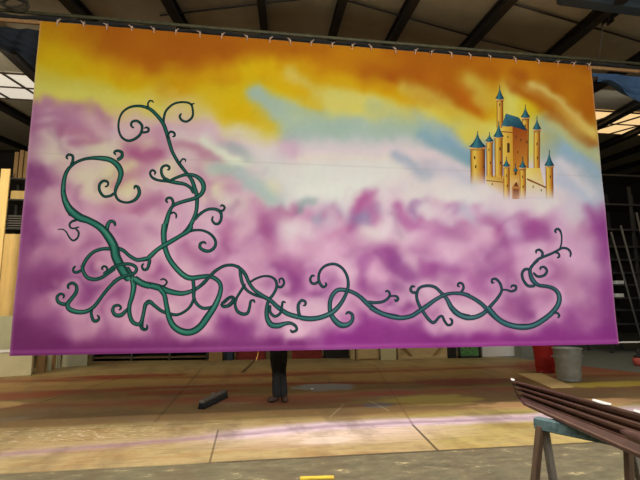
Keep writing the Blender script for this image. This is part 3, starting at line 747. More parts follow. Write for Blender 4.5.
# vines: every stroke as (x, y, width) in its own local frame (origin x, origin y, scale)
FR = dict(A=(110, 90, 5.3333), B=(50, 140, 6.4), C=(140, 160, 6.4), D=(50, 195, 6.4), E=(50, 265, 6.4), F=(140, 225, 6.4),
          G=(140, 265, 6.4), H=(90, 210, 6.4), I=(200, 255, 6.4), J=(250, 260, 6.4), K=(300, 255, 6.4), L=(370, 260, 6.4),
          M=(430, 265, 6.4), N=(500, 220, 6.4), O=(490, 260, 6.4))
V = [
 ('A', [(285,175,2.6),(287,150,2.2),(300,110,2),(340,75,1.8),(390,65,1.8),(430,75,1.8),(442,110,1.8),(438,145,2),(410,168,2),(382,160,2.2),(372,140,2),(382,125,1.6)]),
 ('A', [(415,68,1.4),(435,76,1.5),(452,70,1)]),
 ('A', [(128,203,1.5),(113,190,2),(118,170,2.2),(145,165,2.4),(170,190,2.5),(163,232,2.5),(130,262,2.5),(92,270,2.3),(58,245,2),(45,190,1.8),(60,130,1.8),(100,95,2),(155,85,2.4),(210,100,3),(250,135,3.4),(283,178,3.6),(303,232,3.6),(318,285,3.4),(335,335,3.2),(370,395,3),(408,442,3)]),
 ('A', [(205,97,2),(202,75,1.5),(212,58,1.5),(228,60,1.2),(232,70,1)]),
 ('A', [(165,225,2),(185,225,2),(203,220,2),(205,205,2),(192,198,1.6),(182,205,1.5)]),
 ('A', [(312,262,2),(310,240,1.8),(322,222,2),(342,228,2),(345,243,1.8),(332,250,1.5)]),
 ('A', [(378,405,2),(375,385,1.6),(388,368,1.5),(402,372,1.4),(402,385,1)]),
 ('C', [(345,215,3),(325,180,3),(285,155,3.2),(230,145,3.6),(180,135,3.2),(130,132,2.4),(95,122,2.4),(72,105,2.2),(65,80,2),(80,65,2),(98,78,1.8),(92,95,1.5)]),
 ('C', [(235,0,2.4),(262,35,2.6),(295,80,3),(330,125,3.6),(348,175,4),(363,225,4),(365,280,3.6),(358,335,3.6),(335,395,4),(305,445,4.4),(270,480,4)]),
 ('C', [(185,135,2),(230,115,2.6),(290,95,3),(350,100,3.4),(395,135,4.4),(408,180,4.4),(390,220,4),(350,245,3.6),(290,262,3.4),(235,280,3.4),(205,300,3),(185,340,4),(168,400,5),(155,450,5.6),(150,480,5.8)]),
 ('C', [(190,132,2.8),(155,115,2.8),(138,85,2.6),(140,50,2.4),(165,35,2.2),(188,45,2.2),(185,62,1.8),(172,62,1.4)]),
 ('C', [(208,300,3),(212,270,2.6),(200,245,2.6),(178,243,2.4),(167,258,2.2),(178,275,1.8)]),
 ('C', [(195,345,2),(215,335,1.6),(232,350,1.6),(230,375,1.4)]),
 ('C', [(345,385,3),(385,345,2.8),(430,318,2.6),(480,315,2.8),(515,335,3),(520,375,2.6),(505,405,2.6),(480,408,2.4),(462,385,2),(468,358,1.4)]),
 ('C', [(505,325,2.2),(530,325,2),(542,305,2),(528,290,1.8),(512,298,1.4)]),
 ('F', [(310,42,2.8),(350,33,2.2),(400,35,2.2),(450,58,2.4),(482,98,2.6),(480,138,2.8),(450,165,3),(415,165,3.2),(385,145,3),(388,118,2.6),(410,110,2),(425,122,1.5)]),
 ('F', [(0,375,6),(60,385,6),(120,400,6.4),(190,425,5.4),(260,438,4.6),(310,430,4),(360,408,3.4),(410,370,3.2),(445,330,3),(490,290,2.8),(540,262,2.6),(590,258,2.6),(640,270,2.6)]),
 ('F', [(158,-10,5.6),(152,50,5.6),(155,110,5.4),(165,160,5),(190,220,5),(235,280,5.2),(285,325,5.4),(330,340,5),(390,332,4.4),(440,328,4),(480,342,4),(510,370,4),(518,410,4),(508,450,4.2),(495,480,4.4)]),
 ('F', [(330,0,4.4),(312,35,4.4),(255,72,4),(170,122,4.4),(115,155,4),(70,195,4.6),(45,215,4.2),(0,222,4)]),
 ('F', [(62,215,3.6),(58,245,3.2),(45,280,2.8),(22,285,2.4),(12,262,2),(25,245,1.6)]),
 ('F', [(125,395,1.8),(160,385,1.6),(172,362,1.6),(150,345,1.4),(128,352,1.2)]),
 ('G', [(340,90,3.4),(345,150,3.4),(345,210,3.2),(365,250,3),(400,275,3),(440,275,3),(480,262,3)]),
 ('G', [(345,215,2.6),(325,260,2.6),(290,295,2.4),(240,318,2.6),(190,312,3),(140,295,3.2),(95,262,3.4),(60,235,4),(35,255,3.6),(22,310,3.4),(12,370,3.2),(15,405,3),(40,412,2.4),(48,390,1.6)]),
 ('G', [(125,150,5),(155,190,4.6),(168,250,4.6),(185,330,5.4),(215,390,6),(270,425,6.6),(330,428,6.6),(385,395,6.6),(430,335,6.6),(480,260,5.6),(510,190,4.6),(520,140,4.2)]),
 ('G', [(515,250,2.4),(540,265,3),(575,255,3.4),(600,225,3.4),(590,205,3),(560,215,2.6),(520,250,2.4)]),
 ('D', [(400,345,3.4),(340,345,3.2),(280,365,3.2),(235,410,3.4),(210,460,3.4),(215,480,3.4)]),
 ('D', [(430,340,3.6),(470,355,3.4),(510,390,3.4),(560,415,3.6),(620,405,4)]),
 ('D', [(175,160,2.2),(140,172,1.9),(127,195,1.7),(145,215,1.4),(190,205,1.2)]),
 ('D', [(165,215,1.6),(185,240,1.7),(178,275,1.6),(150,292,1.6),(125,270,1.4),(105,235,1.1),(80,220,.9),(50,222,.7)]),
 ('E', [(268,275,2.8),(265,315,2.8),(280,355,3.2),(305,355,2.8),(315,335,2),(300,320,1.5)]),
 ('E', [(120,250,3.4),(85,250,3.4),(55,235,3.2),(48,205,2.8),(70,185,2.4),(92,195,2),(85,215,1.5)]),
 ('E', [(515,265,3),(490,290,3),(455,320,4),(420,320,3.6),(402,295,3.2),(410,265,2.8),(440,258,2.4),(455,275,2),(440,290,1.6)]),
 ('E', [(575,375,2.8),(585,405,2.6),(605,415,2.4),(622,400,2),(618,380,1.4)]),
 ('E', [(205,30,2.6),(180,45,2.6),(155,45,2.4),(150,25,2),(165,5,1.8)]),
 ('B', [(412,340,2.6),(385,358,2.4),(345,360,2.4),(318,325,2.6),(318,285,2.6),(345,262,2.4),(372,272,2),(368,295,1.6),(350,300,1.3)]),
 ('B', [(135,165,2.8),(148,130,2.6),(145,102,2.4),(120,95,2.2),(107,112,2),(118,125,1.5)]),
 ('B', [(430,130,3.4),(460,110,3.2),(460,80,2.8),(430,70,2.4),(412,82,2),(425,98,1.5)]),
 ('B', [(150,480,7.6),(110,420,6.2),(88,350,5),(88,280,4.2),(105,210,3.6),(145,160,2.8),(200,130,2.6),(260,117,3),(330,118,4.4),(390,130,5),(435,165,5.6),(455,210,5.2),(445,260,4.2),(425,305,3.2),(418,345,2.6),(440,385,2.2),(490,400,2),(540,385,2.8),(570,345,3.4),(565,305,3),(545,295,2.2),(538,315,1.6)]),
 ('E', [(480,20,8),(520,75,6),(535,130,5.5),(525,200,4.4),(508,260,4),(510,320,4),(530,365,4),(565,380,3.6),(585,360,3.4),(600,300,3.4),(610,250,3.4),(640,238,3.6)]),
 ('D', [(365,240,4),(368,200,4),(385,170,3.2),(412,175,2.8),(418,200,2)]),
 ('E', [(535,85,7),(590,118,6.5),(645,135,6.2)]),
 ('D', [(82,-30,4.6),(92,10,5),(104,50,6),(130,95,7.6),(185,140,8),(250,165,6.6),(320,205,7),(370,260,8.4),(410,330,8.8),(425,400,9.2),(470,490,9),(510,545,7)]),
 ('E', [(205,0,3.4),(215,45,3.4),(240,80,3.6),(285,92,3.4),(330,80,3.2),(370,55,3),(420,20,3)]),
 ('H', [(85,410,3),(120,388,3),(165,358,3),(230,345,3),(275,352,3),(297,375,3),(285,402,3),(240,418,3),(190,435,3.2),(140,470,3.2)]),
 ('H', [(110,395,2.2),(108,368,2),(88,360,2),(76,375,1.8),(86,384,1.4)]),
 ('E', [(490,65,3),(430,95,3.2),(385,135,3.2),(340,190,3.2),(300,245,3.4),(265,280,3.6),(220,300,4),(165,298,4.6),(125,280,4.6),(115,250,4),(140,215,3.6),(168,175,3.4),(170,135,3),(145,115,2.6),(118,130,2.4),(122,155,1.8)]),
 ('I', [(255,85,2.6),(260,130,3),(272,180,3),(300,225,2.6),(350,255,2.4),(400,270,2.4),(435,285,3)]),
 ('I', [(310,180,2),(360,150,1.8),(410,135,1.8),(455,140,2),(485,165,2.4),(490,205,2.6),(470,250,2.6),(440,290,3),(428,340,3.6),(430,400,4.4),(455,445,5.4),(500,452,5.2),(540,440,4),(580,436,3),(612,455,2.6),(618,480,2.4),(590,492,2.2),(578,476,1.6)]),
 ('I', [(0,200,3),(50,150,2.8),(100,100,2.6),(160,70,2.4),(210,65,2.6),(255,85,3),(290,125,3.4),(315,180,3.2),(350,225,3.4),(400,260,3.6),(450,290,3.8),(500,335,4.2),(560,375,4.4),(640,400,4.6)]),
 ('I', [(490,200,2.2),(520,205,2.2),(538,180,2),(528,152,1.8),(508,155,1.4),(510,180,1.2)]),
 ('I', [(450,320,2.2),(450,365,2.6),(480,392,2.6),(515,370,2.4),(525,325,2.2),(530,300,2),(550,305,1.6)]),
 ('I', [(135,325,2.4),(165,330,2.8),(200,305,2.8),(215,275,2.4),(190,275,2.2),(150,310,2.2)]),
 ('I', [(290,185,2.2),(265,225,2.4),(235,275,2.4),(225,320,2.6),(240,360,3),(275,378,3.2),(305,370,2.8),(318,330,2.6),(325,295,2.2),(345,290,1.8),(350,308,1.4)]),
 ('J', [(320,365,3),(310,325,3),(310,285,2.8),(330,258,2.4),(355,268,2.2),(352,290,1.8),(338,290,1.4)]),
 ('K', [(120,165,2.4),(100,182,2.4),(75,180,2.3),(65,155,2.2),(78,132,2),(95,135,1.5)]),
 ('K', [(290,380,1.8),(308,366,2.4),(332,380,3),(335,415,3.4),(305,445,4.6),(260,447,5.6),(220,415,5.2),(195,370,4.4),(190,310,4),(205,260,4),(240,225,4),(290,225,3.8),(340,240,3.6),(385,268,3.8),(430,310,4.4),(480,350,4.6),(540,380,4.6),(640,400,4.4)]),
 ('K', [(-5,400,4.6),(60,408,4.8),(120,402,4.6),(170,385,4.6),(215,360,4.4),(260,310,3.8),(295,245,3.2),(308,190,2.8),(300,135,2.6),(270,85,2.4),(220,58,2.4),(165,68,2.3),(130,100,2.2),(118,145,2.4),(128,185,2.6),(150,205,2.4),(168,190,1.8),(158,175,1.4)]),
 ('K', [(430,300,3),(480,305,2.8),(530,298,2.6),(565,275,2.4),(575,250,2.2),(562,230,2),(543,235,1.5)]),
 ('L', [(115,235,1.6),(145,230,1.4),(168,232,2.2),(180,248,2.6),(168,262,2.2),(155,250,1.6)]),
 ('L', [(300,205,2.2),(275,208,2.4),(260,190,2.4),(270,168,2.2),(290,172,1.6)]),
 ('L', [(505,372,1.6),(522,385,2.2),(520,410,2.2),(495,415,2.2),(475,390,2.2),(460,360,2.2),(440,365,2.4),(405,400,2.8),(370,375,3),(335,325,3),(308,275,2.8),(298,225,2.6),(315,180,2.6),(360,165,2.6),(410,172,2.8),(450,205,3),(490,250,3.6),(520,305,4.6),(560,345,5),(610,362,5),(640,365,5)]),
 ('L', [(-5,300,4.2),(60,335,4.4),(130,360,4.4),(200,370,4.4),(265,358,4.2),(310,330,4.2),(360,295,4.2),(420,252,3.6),(480,222,3.2),(540,212,3),(590,215,3.4),(640,230,3.6)]),
 ('L', [(580,208,2.4),(597,180,2.2),(590,152,2),(568,148,2),(560,165,1.7),(575,172,1.4)]),
 ('M', [(135,270,4),(175,310,5),(230,335,5),(290,332,4.4),(345,305,4),(390,260,3.2),(435,210,2.8),(460,165,2.4),(452,120,2.2),(425,90,2.2),(400,92,2),(398,112,1.8),(415,112,1.4)]),
 ('M', [(150,180,3),(210,185,3.4),(270,210,3.6),(330,250,3.8),(380,300,4.2),(440,350,4.6),(500,380,4.8),(560,392,4.8),(640,392,4.8)]),
 ('M', [(462,160,1.6),(490,158,1.5),(520,168,2),(548,158,2.2),(550,135,2.2),(525,132,1.8),(520,148,1.5)]),
 ('O', [(275,80,2),(305,105,2.2),(345,98,2.4),(362,70,2.2),(345,45,2),(320,50,1.8),(325,65,1.4)]),
 ('O', [(290,165,2.6),(245,165,2.6),(215,130,2.4),(205,90,2.4),(220,62,2.6),(250,58,2.6)]),
 ('O', [(-20,300,4.6),(0,320,4.8),(50,375,5),(110,410,5.2),(190,428,5.4),(270,420,5.2),(340,382,5),(400,332,4.8),(435,280,4.6),(440,230,4.2),(415,190,3.6),(370,170,3.2),(310,160,3.4),(275,130,4.4),(258,90,3.6),(258,55,3),(285,20,2.4),(310,0,2.2)]),
 ('O', [(400,335,2.2),(430,340,1.8),(440,358,1.8),(428,372,1.3)]),
 ('N', [(200,300,2.4),(235,258,2.4),(270,238,2.4),(320,218,2.2),(365,195,2),(395,180,2),(430,185,2),(450,210,1.8),(445,238,1.4)]),
 ('N', [(378,190,1.4),(390,150,1.2),(392,100,1.3),(380,65,2),(362,58,2),(350,70,1.8),(360,85,1.3)]),
 ('N', [(265,240,2.2),(270,210,2.2),(250,190,2),(230,198,1.8),(232,215,1.4)]),
 ('N', [(345,205,1.8),(370,215,1.8),(375,235,1.8),(358,243,1.4)]),
]
VINES = []
for fr, pts in V:
    ox, oy, sc = FR[fr]
    VINES.append(catmull([(ox + x / sc, oy + y / sc, w) for x, y, w in pts], .9))

# pale halo sprayed around the vines before they were lined in
dist = np.full((400, 640), 1e9)
for c in VINES:
    for q in c[::2]:
        x0, x1 = int(max(0, q[0] - 14)), int(min(640, q[0] + 15))
        y0, y1 = int(max(0, q[1] - 14)), int(min(400, q[1] + 15))
        sub = np.hypot(PX[y0:y1, x0:x1] - q[0], PY[y0:y1, x0:x1] - q[1]) - q[2] / 2
        dist[y0:y1, x0:x1] = np.minimum(dist[y0:y1, x0:x1], sub)
hal = (.42 * np.exp(-(np.maximum(dist, 0) / 6.0) ** 2) * np.clip((PY - 175) / 60.0, 0.15, 1))[..., None]
HC = np.stack([np.full((400, 640), v) for v in (226, 182, 212)], -1)
IMG[:] = IMG * (1 - hal) + HC * hal


def sample(img, x, y):
    x = np.clip(x, 0, 638.999)
    y = np.clip(y, 0, 398.999)
    xi, yi = x.astype(int), y.astype(int)
    fx, fy = (x - xi)[..., None], (y - yi)[..., None]
    return (img[yi, xi] * (1 - fx) * (1 - fy) + img[yi, xi + 1] * fx * (1 - fy) + img[yi + 1, xi] * (1 - fx) * fy + img[yi + 1, xi + 1] * fx * fy)


def smooth_noise(step):
    g = rng.standard_normal((int(400 / step) + 3, int(640 / step) + 3))
    yy, xx = PY / step, PX / step
    yi, xi = yy.astype(int), xx.astype(int)
    fy, fx = yy - yi, xx - xi
    fy, fx = fy * fy * (3 - 2 * fy), fx * fx * (3 - 2 * fx)
    return g[yi, xi] * (1 - fx) * (1 - fy) + g[yi, xi + 1] * fx * (1 - fy) + g[yi + 1, xi] * (1 - fx) * fy + g[yi + 1, xi + 1] * fx * fy


wx = 1.6 * smooth_noise(17) + .8 * smooth_noise(7)
wy = 1.3 * smooth_noise(15) + .7 * smooth_noise(7)
WARP = sample(IMG, PX + wx, PY + wy)
WARP += (smooth_noise(4) * .8 + smooth_noise(26) * 1.5)[..., None]


def blur(img, sg):
    r_ = int(3 * sg)
    kx = np.exp(-np.arange(-r_, r_ + 1) ** 2 / (2 * sg * sg))
    kx /= kx.sum()
    p_ = np.pad(img, ((r_, r_), (r_, r_), (0, 0)), 'edge')
    h_ = sum(k_ * p_[:, i_:i_ + img.shape[1]] for i_, k_ in enumerate(kx))
    return sum(k_ * h_[i_:i_ + img.shape[0]] for i_, k_ in enumerate(kx))


_tx = np.clip((330 - PX) / 230.0, 0, 1)
WARP = WARP * (1 - np.stack([.025 * _tx, .03 * _tx, .075 * _tx], -1))  # left part dimmed and warmed: light fall-off put into the paint
IMG = np.clip(WARP + .38 * (WARP - blur(WARP, 11)), 20, 240)

NXc, NZc = 420, 232
u = np.linspace(0, 1, NXc)
v = np.linspace(0, 1, NZc)
UU, VV = np.meshgrid(u, v)
CXg = CX0 + UU * (CX1 - CX0)
CZg = CZ0 + VV * (CZ1 - CZ0)
qx, qy = cloth_px(CXg, CZg)
col = sample(IMG, qx, qy)
# hem stitching along the bottom, selvedges at the sides
hem = np.exp(-((CZg - CZ0 - .055) / .022) ** 2)[..., None] * .35
col = col * (1 - hem) + np.array((196, 112, 188.)) * hem
sel = (np.exp(-((CXg - CX0) / .02) ** 2) + np.exp(-((CXg - CX1) / .02) ** 2))[..., None] * .4
col = col * (1 - sel) + np.array((226, 190, 190.)) * sel
seam_or_edge = (np.exp(-((CZg - 3.98) / .012) ** 2) * .12)[..., None]
col = col * (1 - seam_or_edge) + np.array((150, 130, 130.)) * seam_or_edge

ALB = .84
verts = [np.stack([CXg, cloth_y(CXg, CZg), CZg], -1).reshape(-1, 3)]
cols = [lin(np.clip(col, 0, 255)).reshape(-1, 3) * ALB]
faces = []
ii = np.arange(NXc * NZc).reshape(NZc, NXc)
faces += np.stack([ii[:-1, :-1], ii[:-1, 1:], ii[1:, 1:], ii[1:, :-1]], -1).reshape(-1, 4).tolist()
nv = NXc * NZc
# plain back of the canvas
bx, bz = np.meshgrid(np.linspace(CX0, CX1, 60), np.linspace(CZ0, CZ1, 32))
verts.append(np.stack([bx, cloth_y(bx, bz) + .012, bz], -1).reshape(-1, 3))
cols.append(np.tile(lin((196, 176, 150)) * ALB, (bx.size, 1)))
jj = np.arange(bx.size).reshape(32, 60) + nv
faces += np.stack([jj[:-1, :-1], jj[1:, :-1], jj[1:, 1:], jj[:-1, 1:]], -1).reshape(-1, 4).tolist()
nv += bx.size


def layer(px_pts, rgb, fs, off):
    """painted shape: photograph-frame points -> on the cloth's own surface"""
    global nv
    p = np.asarray(px_pts, float)
    x, z = px_cloth(p)
    y = cloth_y(x, z) - off
    verts.append(np.stack([x, y, z], -1))
    cols.append(lin(np.clip(np.asarray(rgb, float), 0, 255)) * ALB)
    faces.extend([tuple(i + nv for i in f) for f in fs])
    nv += len(p)


off = .0012
for c in VINES:
    t = np.gradient(c[:, :2], axis=0)
    t /= np.maximum(np.hypot(t[:, 0], t[:, 1])[:, None], 1e-6)
    n = np.stack([-t[:, 1], t[:, 0]], -1)
    flip = np.where(n[:, 1] + .4 * n[:, 0] > 0, -1, 1)[:, None]
    n2 = n
    L = len(c)
    s = np.arange(L)
    end = np.minimum(np.minimum(s + .6, L - 1 - s + .6) / 2.0, 1) ** .5
    w = (c[:, 2] * 1.02 + .35) / 2 * end
    k = np.clip((c[:, 0] - 180) / 200, 0, 1)[:, None]
    edge = np.array((12, 34, 36.)) * (1 - k) + np.array((28, 44, 58.)) * k
    mid = np.array((44, 116, 98.)) * (1 - k) + np.array((56, 106, 114.)) * k
    hl = np.array((112, 172, 148.)) * (1 - k) + np.array((130, 170, 174.)) * k
    thick = np.clip((c[:, 2] - 1.8) / 3.0, 0, 1)[:, None]
    mid = edge * (1 - thick) * .75 + mid * (.25 + .75 * thick) if False else edge + (mid - edge) * (.35 + .65 * thick)
    gl = (.5 + .5 * np.sin(np.arange(L) * .11 + c[0, 0]))[:, None] ** 2
    hl = mid + (hl - mid) * thick * (.25 + .75 * gl)
    pos = [-1, -.6, -.15, .3, .62, 1]
    pts = np.stack([c[:, :2] + n2 * (w * q)[:, None] for q in pos], 1)
    A_ = np.where(flip > 0, hl, mid)
    B_ = np.where(flip > 0, mid, hl)
    cc = np.stack([edge, edge * .6 + mid * .4, B_ * .5 + mid * .5, A_ * .5 + mid * .5, edge * .5 + mid * .5, edge], 1)
    m_ = len(pos)
    fs = []
    for i in range(L - 1):
        for q in range(m_ - 1):
            a = i * m_ + q
            fs.append((a, a + 1, a + m_ + 1, a + m_))
    layer(pts.reshape(-1, 2), cc.reshape(-1, 3), fs, off)
    off += .00006

# the painted castle: a plain fairy-tale castle of round towers
YL, YM, YD = (234, 200, 92), (206, 148, 46), (128, 74, 28)
off = .0012


def bgc(x, y):
    return tuple(sample(IMG, np.array([float(x)]), np.array([float(y)]))[0])


def poly(pts, rgb, o=None):
    global off
    rgb = list(rgb) if isinstance(rgb[0], (tuple, list, np.ndarray)) else [rgb] * len(pts)
    rgb = [bgc(*p_) if c_ == 'bg' else c_ for p_, c_ in zip(pts, rgb)] if any(isinstance(c_, str) for c_ in rgb) else rgb
    if len(pts) == 4 and abs(pts[0][0] - pts[2][0]) + abs(pts[0][1] - pts[2][1]) > 9:
        g_ = 7
        P_, C_ = np.array(pts, float), np.array(rgb, float)
        gp_, gc_ = [], []
        for i_ in range(g_):
            for j_ in range(g_):
                a_, b_ = i_ / (g_ - 1), j_ / (g_ - 1)
                w4 = np.array([(1 - a_) * (1 - b_), (1 - a_) * b_, a_ * b_, a_ * (1 - b_)])
                gp_.append(w4 @ P_)
                gc_.append(w4 @ C_)
        layer(gp_, gc_, [(i_ * g_ + j_, i_ * g_ + j_ + 1, (i_ + 1) * g_ + j_ + 1, (i_ + 1) * g_ + j_) for i_ in range(g_ - 1) for j_ in range(g_ - 1)], off)
    else:
        layer(pts, rgb, [tuple(range(len(pts)))], off + (.0009 if len(pts) > 4 else 0))
    off += .00004


def tower(x, hw, top, bot, light=1.0, fade=True):
    n = 8
    pts, cc = [], []
    xs = [-1, -.8, -.45, 0, .5, .82, 1]
    cl = [(96, 54, 24), YM, YL, (218, 168, 60), (192, 120, 38), (136, 72, 28), (70, 38, 20)]
    ys = np.linspace(top, bot, n)
    for y in ys:
        f = np.clip((y - (fade if fade > 1 else 187)) / 13.0, 0, 1)
        for q, c in zip(xs, cl):
            pts.append((x + hw * q, y))
            bgc = sample(IMG, np.array([x + hw * q]), np.array([y]))[0]
            cc.append(np.array(c) * light * (1 - f) + bgc * f)
    m_ = len(xs)
    fs = [(i * m_ + q, i * m_ + q + 1, (i + 1) * m_ + q + 1, (i + 1) * m_ + q) for i in range(n - 1) for q in range(m_ - 1)]
    global off
    layer(pts, cc, fs, off)
    off += .00004


def cone(x, hw, base_y, apex):
    h = base_y - apex
    fr = [(0, .02), (.35, .2), (.7, .55), (.93, .92), (1.0, 1.0)]
    pts, cc = [], []
    for a, wv in fr:
        for q, c in zip((-1, -.4, .2, 1), ((28, 62, 74), (62, 128, 138), (44, 98, 116), (18, 44, 58))):
            sag = (1 - q * q) * 1.0 if a > .9 else 0
            pts.append((x + hw * wv * q, apex + h * a + sag))
            cc.append(c)
    fs = [(i * 4 + q, i * 4 + q + 1, i * 4 + q + 5, i * 4 + q + 4) for i in range(4) for q in range(3)]
    global off
    layer(pts, cc, fs, off)
    off += .00004
    poly([(x - .35, apex - 2), (x + .35, apex - 2), (x + .4, apex + 1.5), (x - .4, apex + 1.5)], (48, 72, 74))


def win(x, y, w=.8, h=2.0):
    poly([(x - w, y - h), (x, y - h - .7), (x + w, y - h), (x + w, y + h), (x - w, y + h)], (74, 52, 34))


def rt(x, hw, base_y, apex, bot, chw=None, light=1.0, fade=187):
    tower(x, hw, base_y + 1.2, bot, light, fade)
    # lip below the roof
    poly([(x - hw - .7, base_y), (x + hw + .7, base_y), (x + hw + .4, base_y + 2.6), (x - hw - .4, base_y + 2.6)],
         [(250, 216, 150), (214, 150, 80), (150, 88, 44), (214, 160, 90)])
    poly([(x - hw - .2, base_y + 2.6), (x + hw, base_y + 2.6), (x + hw, base_y + 3.3), (x - hw, base_y + 3.3)], (110, 62, 32))
    cone(x, chw or hw + 1.2, base_y, apex)


# far towers first
rt(499.8, 3.3, 98.6, 87, 128)
win(499.6, 105, .5, 1.2)
rt(525.4, 3.5, 117, 106.5, 170)
win(525, 126, .5, 1.3); win(527, 142, .5, 1.3)
rt(536.8, 3.1, 129, 118, 190)
win(537, 144, .5, 1.3); win(537.6, 158, .5, 1.3)
# keep
poly([(502, 126), (512.5, 126.5), (513.5, 178), (504, 178)], [(238, 202, 88), (212, 156, 50), (214, 160, 56), (234, 194, 84)])
poly([(512.5, 126.5), (527, 130), (527.5, 178), (513.5, 178)], [(152, 72, 26), (160, 78, 28), (222, 166, 58), (206, 140, 46)])
poly([(501.5, 131), (512.6, 132), (512.6, 133.2), (501.5, 132.2)], (150, 90, 44))
poly([(501, 127.2), (505.8, 113.6), (511.5, 126.4)], [(60, 118, 134), (58, 110, 126), (34, 76, 92)])
poly([(505.8, 113.6), (519, 117.5), (527.5, 131), (511.5, 126.4)], [(74, 128, 140), (46, 92, 108), (22, 54, 70), (38, 80, 98)])
win(508.5, 148, 1.3, 4.6)
for wx_, wy_ in ((516, 137), (521, 140), (518, 152), (523, 158), (508, 137)):
    win(wx_, wy_, .5, 1)
rt(489.5, 3.2, 141, 134, 178)
win(489, 150, .5, 1.2); win(490.5, 163, .5, 1.2)
rt(498.6, 4.0, 136.6, 123, 178)
win(500, 149, .7, 1.4); win(500.5, 163, .6, 1.3)
rt(477.6, 7.4, 147, 133, 186, 8.6, 1.0, 172)
for wx_, wy_ in ((474.5, 158), (475.5, 167), (484, 167)):
    win(wx_, wy_, .7, 1.4)
# curtain walls
poly([(485.5, 176.5), (505, 178.5), (505, 198), (487, 187)], [(232, 196, 84), (200, 142, 50), 'bg', 'bg'])
for i in range(6):
    x = 486.5 + i * 3.1
    poly([(x, 175.2 + .1 * i), (x + 1.8, 175.3 + .1 * i), (x + 1.8, 177.5 + .1 * i), (x, 177.4 + .1 * i)], (222, 176, 80))
poly([(486, 180), (505, 182), (505, 183), (486, 181)], (150, 92, 42))
poly([(526, 168), (540, 168), (547, 198), (525, 198)], [(244, 224, 116), (230, 192, 84), 'bg', 'bg'])
poly([(527, 178), (546, 187), (546, 188.6), (527, 180)], (140, 84, 40))
for wx_, wy_ in ((533, 187), (541, 190.5), (492, 184.5)):
    win(wx_, wy_, .5, .9)
# gatehouse
poly([(509, 175), (521, 175), (521.5, 199), (509, 199)], [(226, 180, 74), (206, 150, 58), 'bg', 'bg'])
poly([(512, 199), (511.6, 188), (513, 182.5), (516.2, 179), (518.9, 183), (519.5, 189), (519.5, 199)], [(210, 170, 150), (196, 128, 66), (236, 190, 110), (240, 200, 120), (200, 130, 66), (170, 100, 52), (216, 176, 156)])
poly([(513.2, 199), (513, 189), (514.4, 184.4), (516.2, 181.6), (517.8, 185), (518.6, 190), (518.6, 199)], [(200, 150, 120), (120, 66, 34), (104, 56, 30), (96, 50, 28), (112, 62, 34), (132, 76, 40), (206, 158, 130)])
cone(515.6, 2.4, 171, 165)
win(515.6, 173.5, 1.0, 1.6)
rt(506.4, 3.1, 166, 158.6, 199, 3.9)
win(506.4, 176, .5, 1.1); win(507, 186, .5, 1.1)
rt(522.8, 3.1, 167, 159, 199, 3.9)
win(522.6, 177, .5, 1.1); win(523, 187, .5, 1.1)
rt(549.2, 3.8, 165.6, 152, 199, 4.9)
win(550, 177, .5, 1.2)

verts = np.vstack(verts)
cols = np.vstack(cols)
me = bpy.data.meshes.new('backcloth')
me.from_pydata(verts.tolist(), [], [tuple(f) for f in faces])
ca = me.color_attributes.new('paint', 'FLOAT_COLOR', 'POINT')
ca.data.foreach_set('color', np.hstack([cols, np.ones((len(cols), 1))]).astype(np.float32).ravel())
me.polygons.foreach_set('use_smooth', [True] * len(me.polygons))
pm = bpy.data.materials.new('scenic_paint')
pm.use_nodes = True
nt = pm.node_tree
at = nt.nodes.new('ShaderNodeVertexColor')
at.layer_name = 'paint'
tcn = nt.nodes.new('ShaderNodeTexCoord')
ns = nt.nodes.new('ShaderNodeTexNoise')
ns.inputs['Scale'].default_value = 28
ns.inputs['Detail'].default_value = 4
nt.links.new(tcn.outputs['Object'], ns.inputs['Vector'])
mr = nt.nodes.new('ShaderNodeMapRange')
mr.inputs['To Min'].default_value = .985
mr.inputs['To Max'].default_value = 1.015
nt.links.new(ns.outputs['Fac'], mr.inputs['Value'])
mx = nt.nodes.new('ShaderNodeMix')
mx.data_type = 'RGBA'
mx.blend_type = 'MULTIPLY'
mx.inputs[0].default_value = 1
nt.links.new(at.outputs['Color'], mx.inputs[6])
nt.links.new(mr.outputs['Result'], mx.inputs[7])
pb = nt.nodes['Principled BSDF']
nt.links.new(mx.outputs[2], pb.inputs['Base Color'])
pb.inputs['Roughness'].default_value = .9
pb.inputs['Specular IOR Level'].default_value = .1
me.materials.append(pm)
cloth = bpy.data.objects.new('backcloth', me)
C.objects.link(cloth)
tag(cloth, 'huge painted stage backcloth with castle, clouds and curling green vines, hung from batten', 'backcloth')


# white tape ties sewn along the top edge
TS = .62


def tie_mesh(i):
    r_ = random.Random(i)
    b = MB()
    ring = [(0, -.0975 * math.cos(a) + .0675, .09 * math.sin(a)) for a in np.linspace(-pi * .6, pi * 1.4, 16)]
    b.tube(ring, .012, 6)
    b.tube([(0, -.02, -.02), (.02, -.03, .01), (-.01, -.035, .025), (.0, -.03, 0)], .016, 6)
    s = r_.choice((-1, 1))
    b.tube([(0, -.025, .0), (.035 * s, -.04, .03), (.06 * s, -.035, .055 + .03 * r_.random()), (.085 * s, -.03, .04 + .05 * r_.random())], [.012, .011, .01, .007], 6)
    if r_.random() < .5:
        b.tube([(0, -.025, 0), (-.012 * s, -.03, -.05), (-.02 * s, -.025, -.1 - .05 * r_.random())], [.009, .008, .006], 6)
    return b


TIES = [58, 84, 107, 132, 154, 176, 200, 222, 247, 270, 290, 311, 332, 352, 371, 395, 415, 431, 451, 470, 490, 515, 538, 557, 573, 588]
for i, tx in enumerate(TIES):
    p = at_y(tx, 21 + .0817 * (tx - 40), D)
    o = tie_mesh(i).build('tie', W['tape'], cloth, (p.x, D - .006, CZ1 + .0))
    o.scale = (TS, TS, TS)

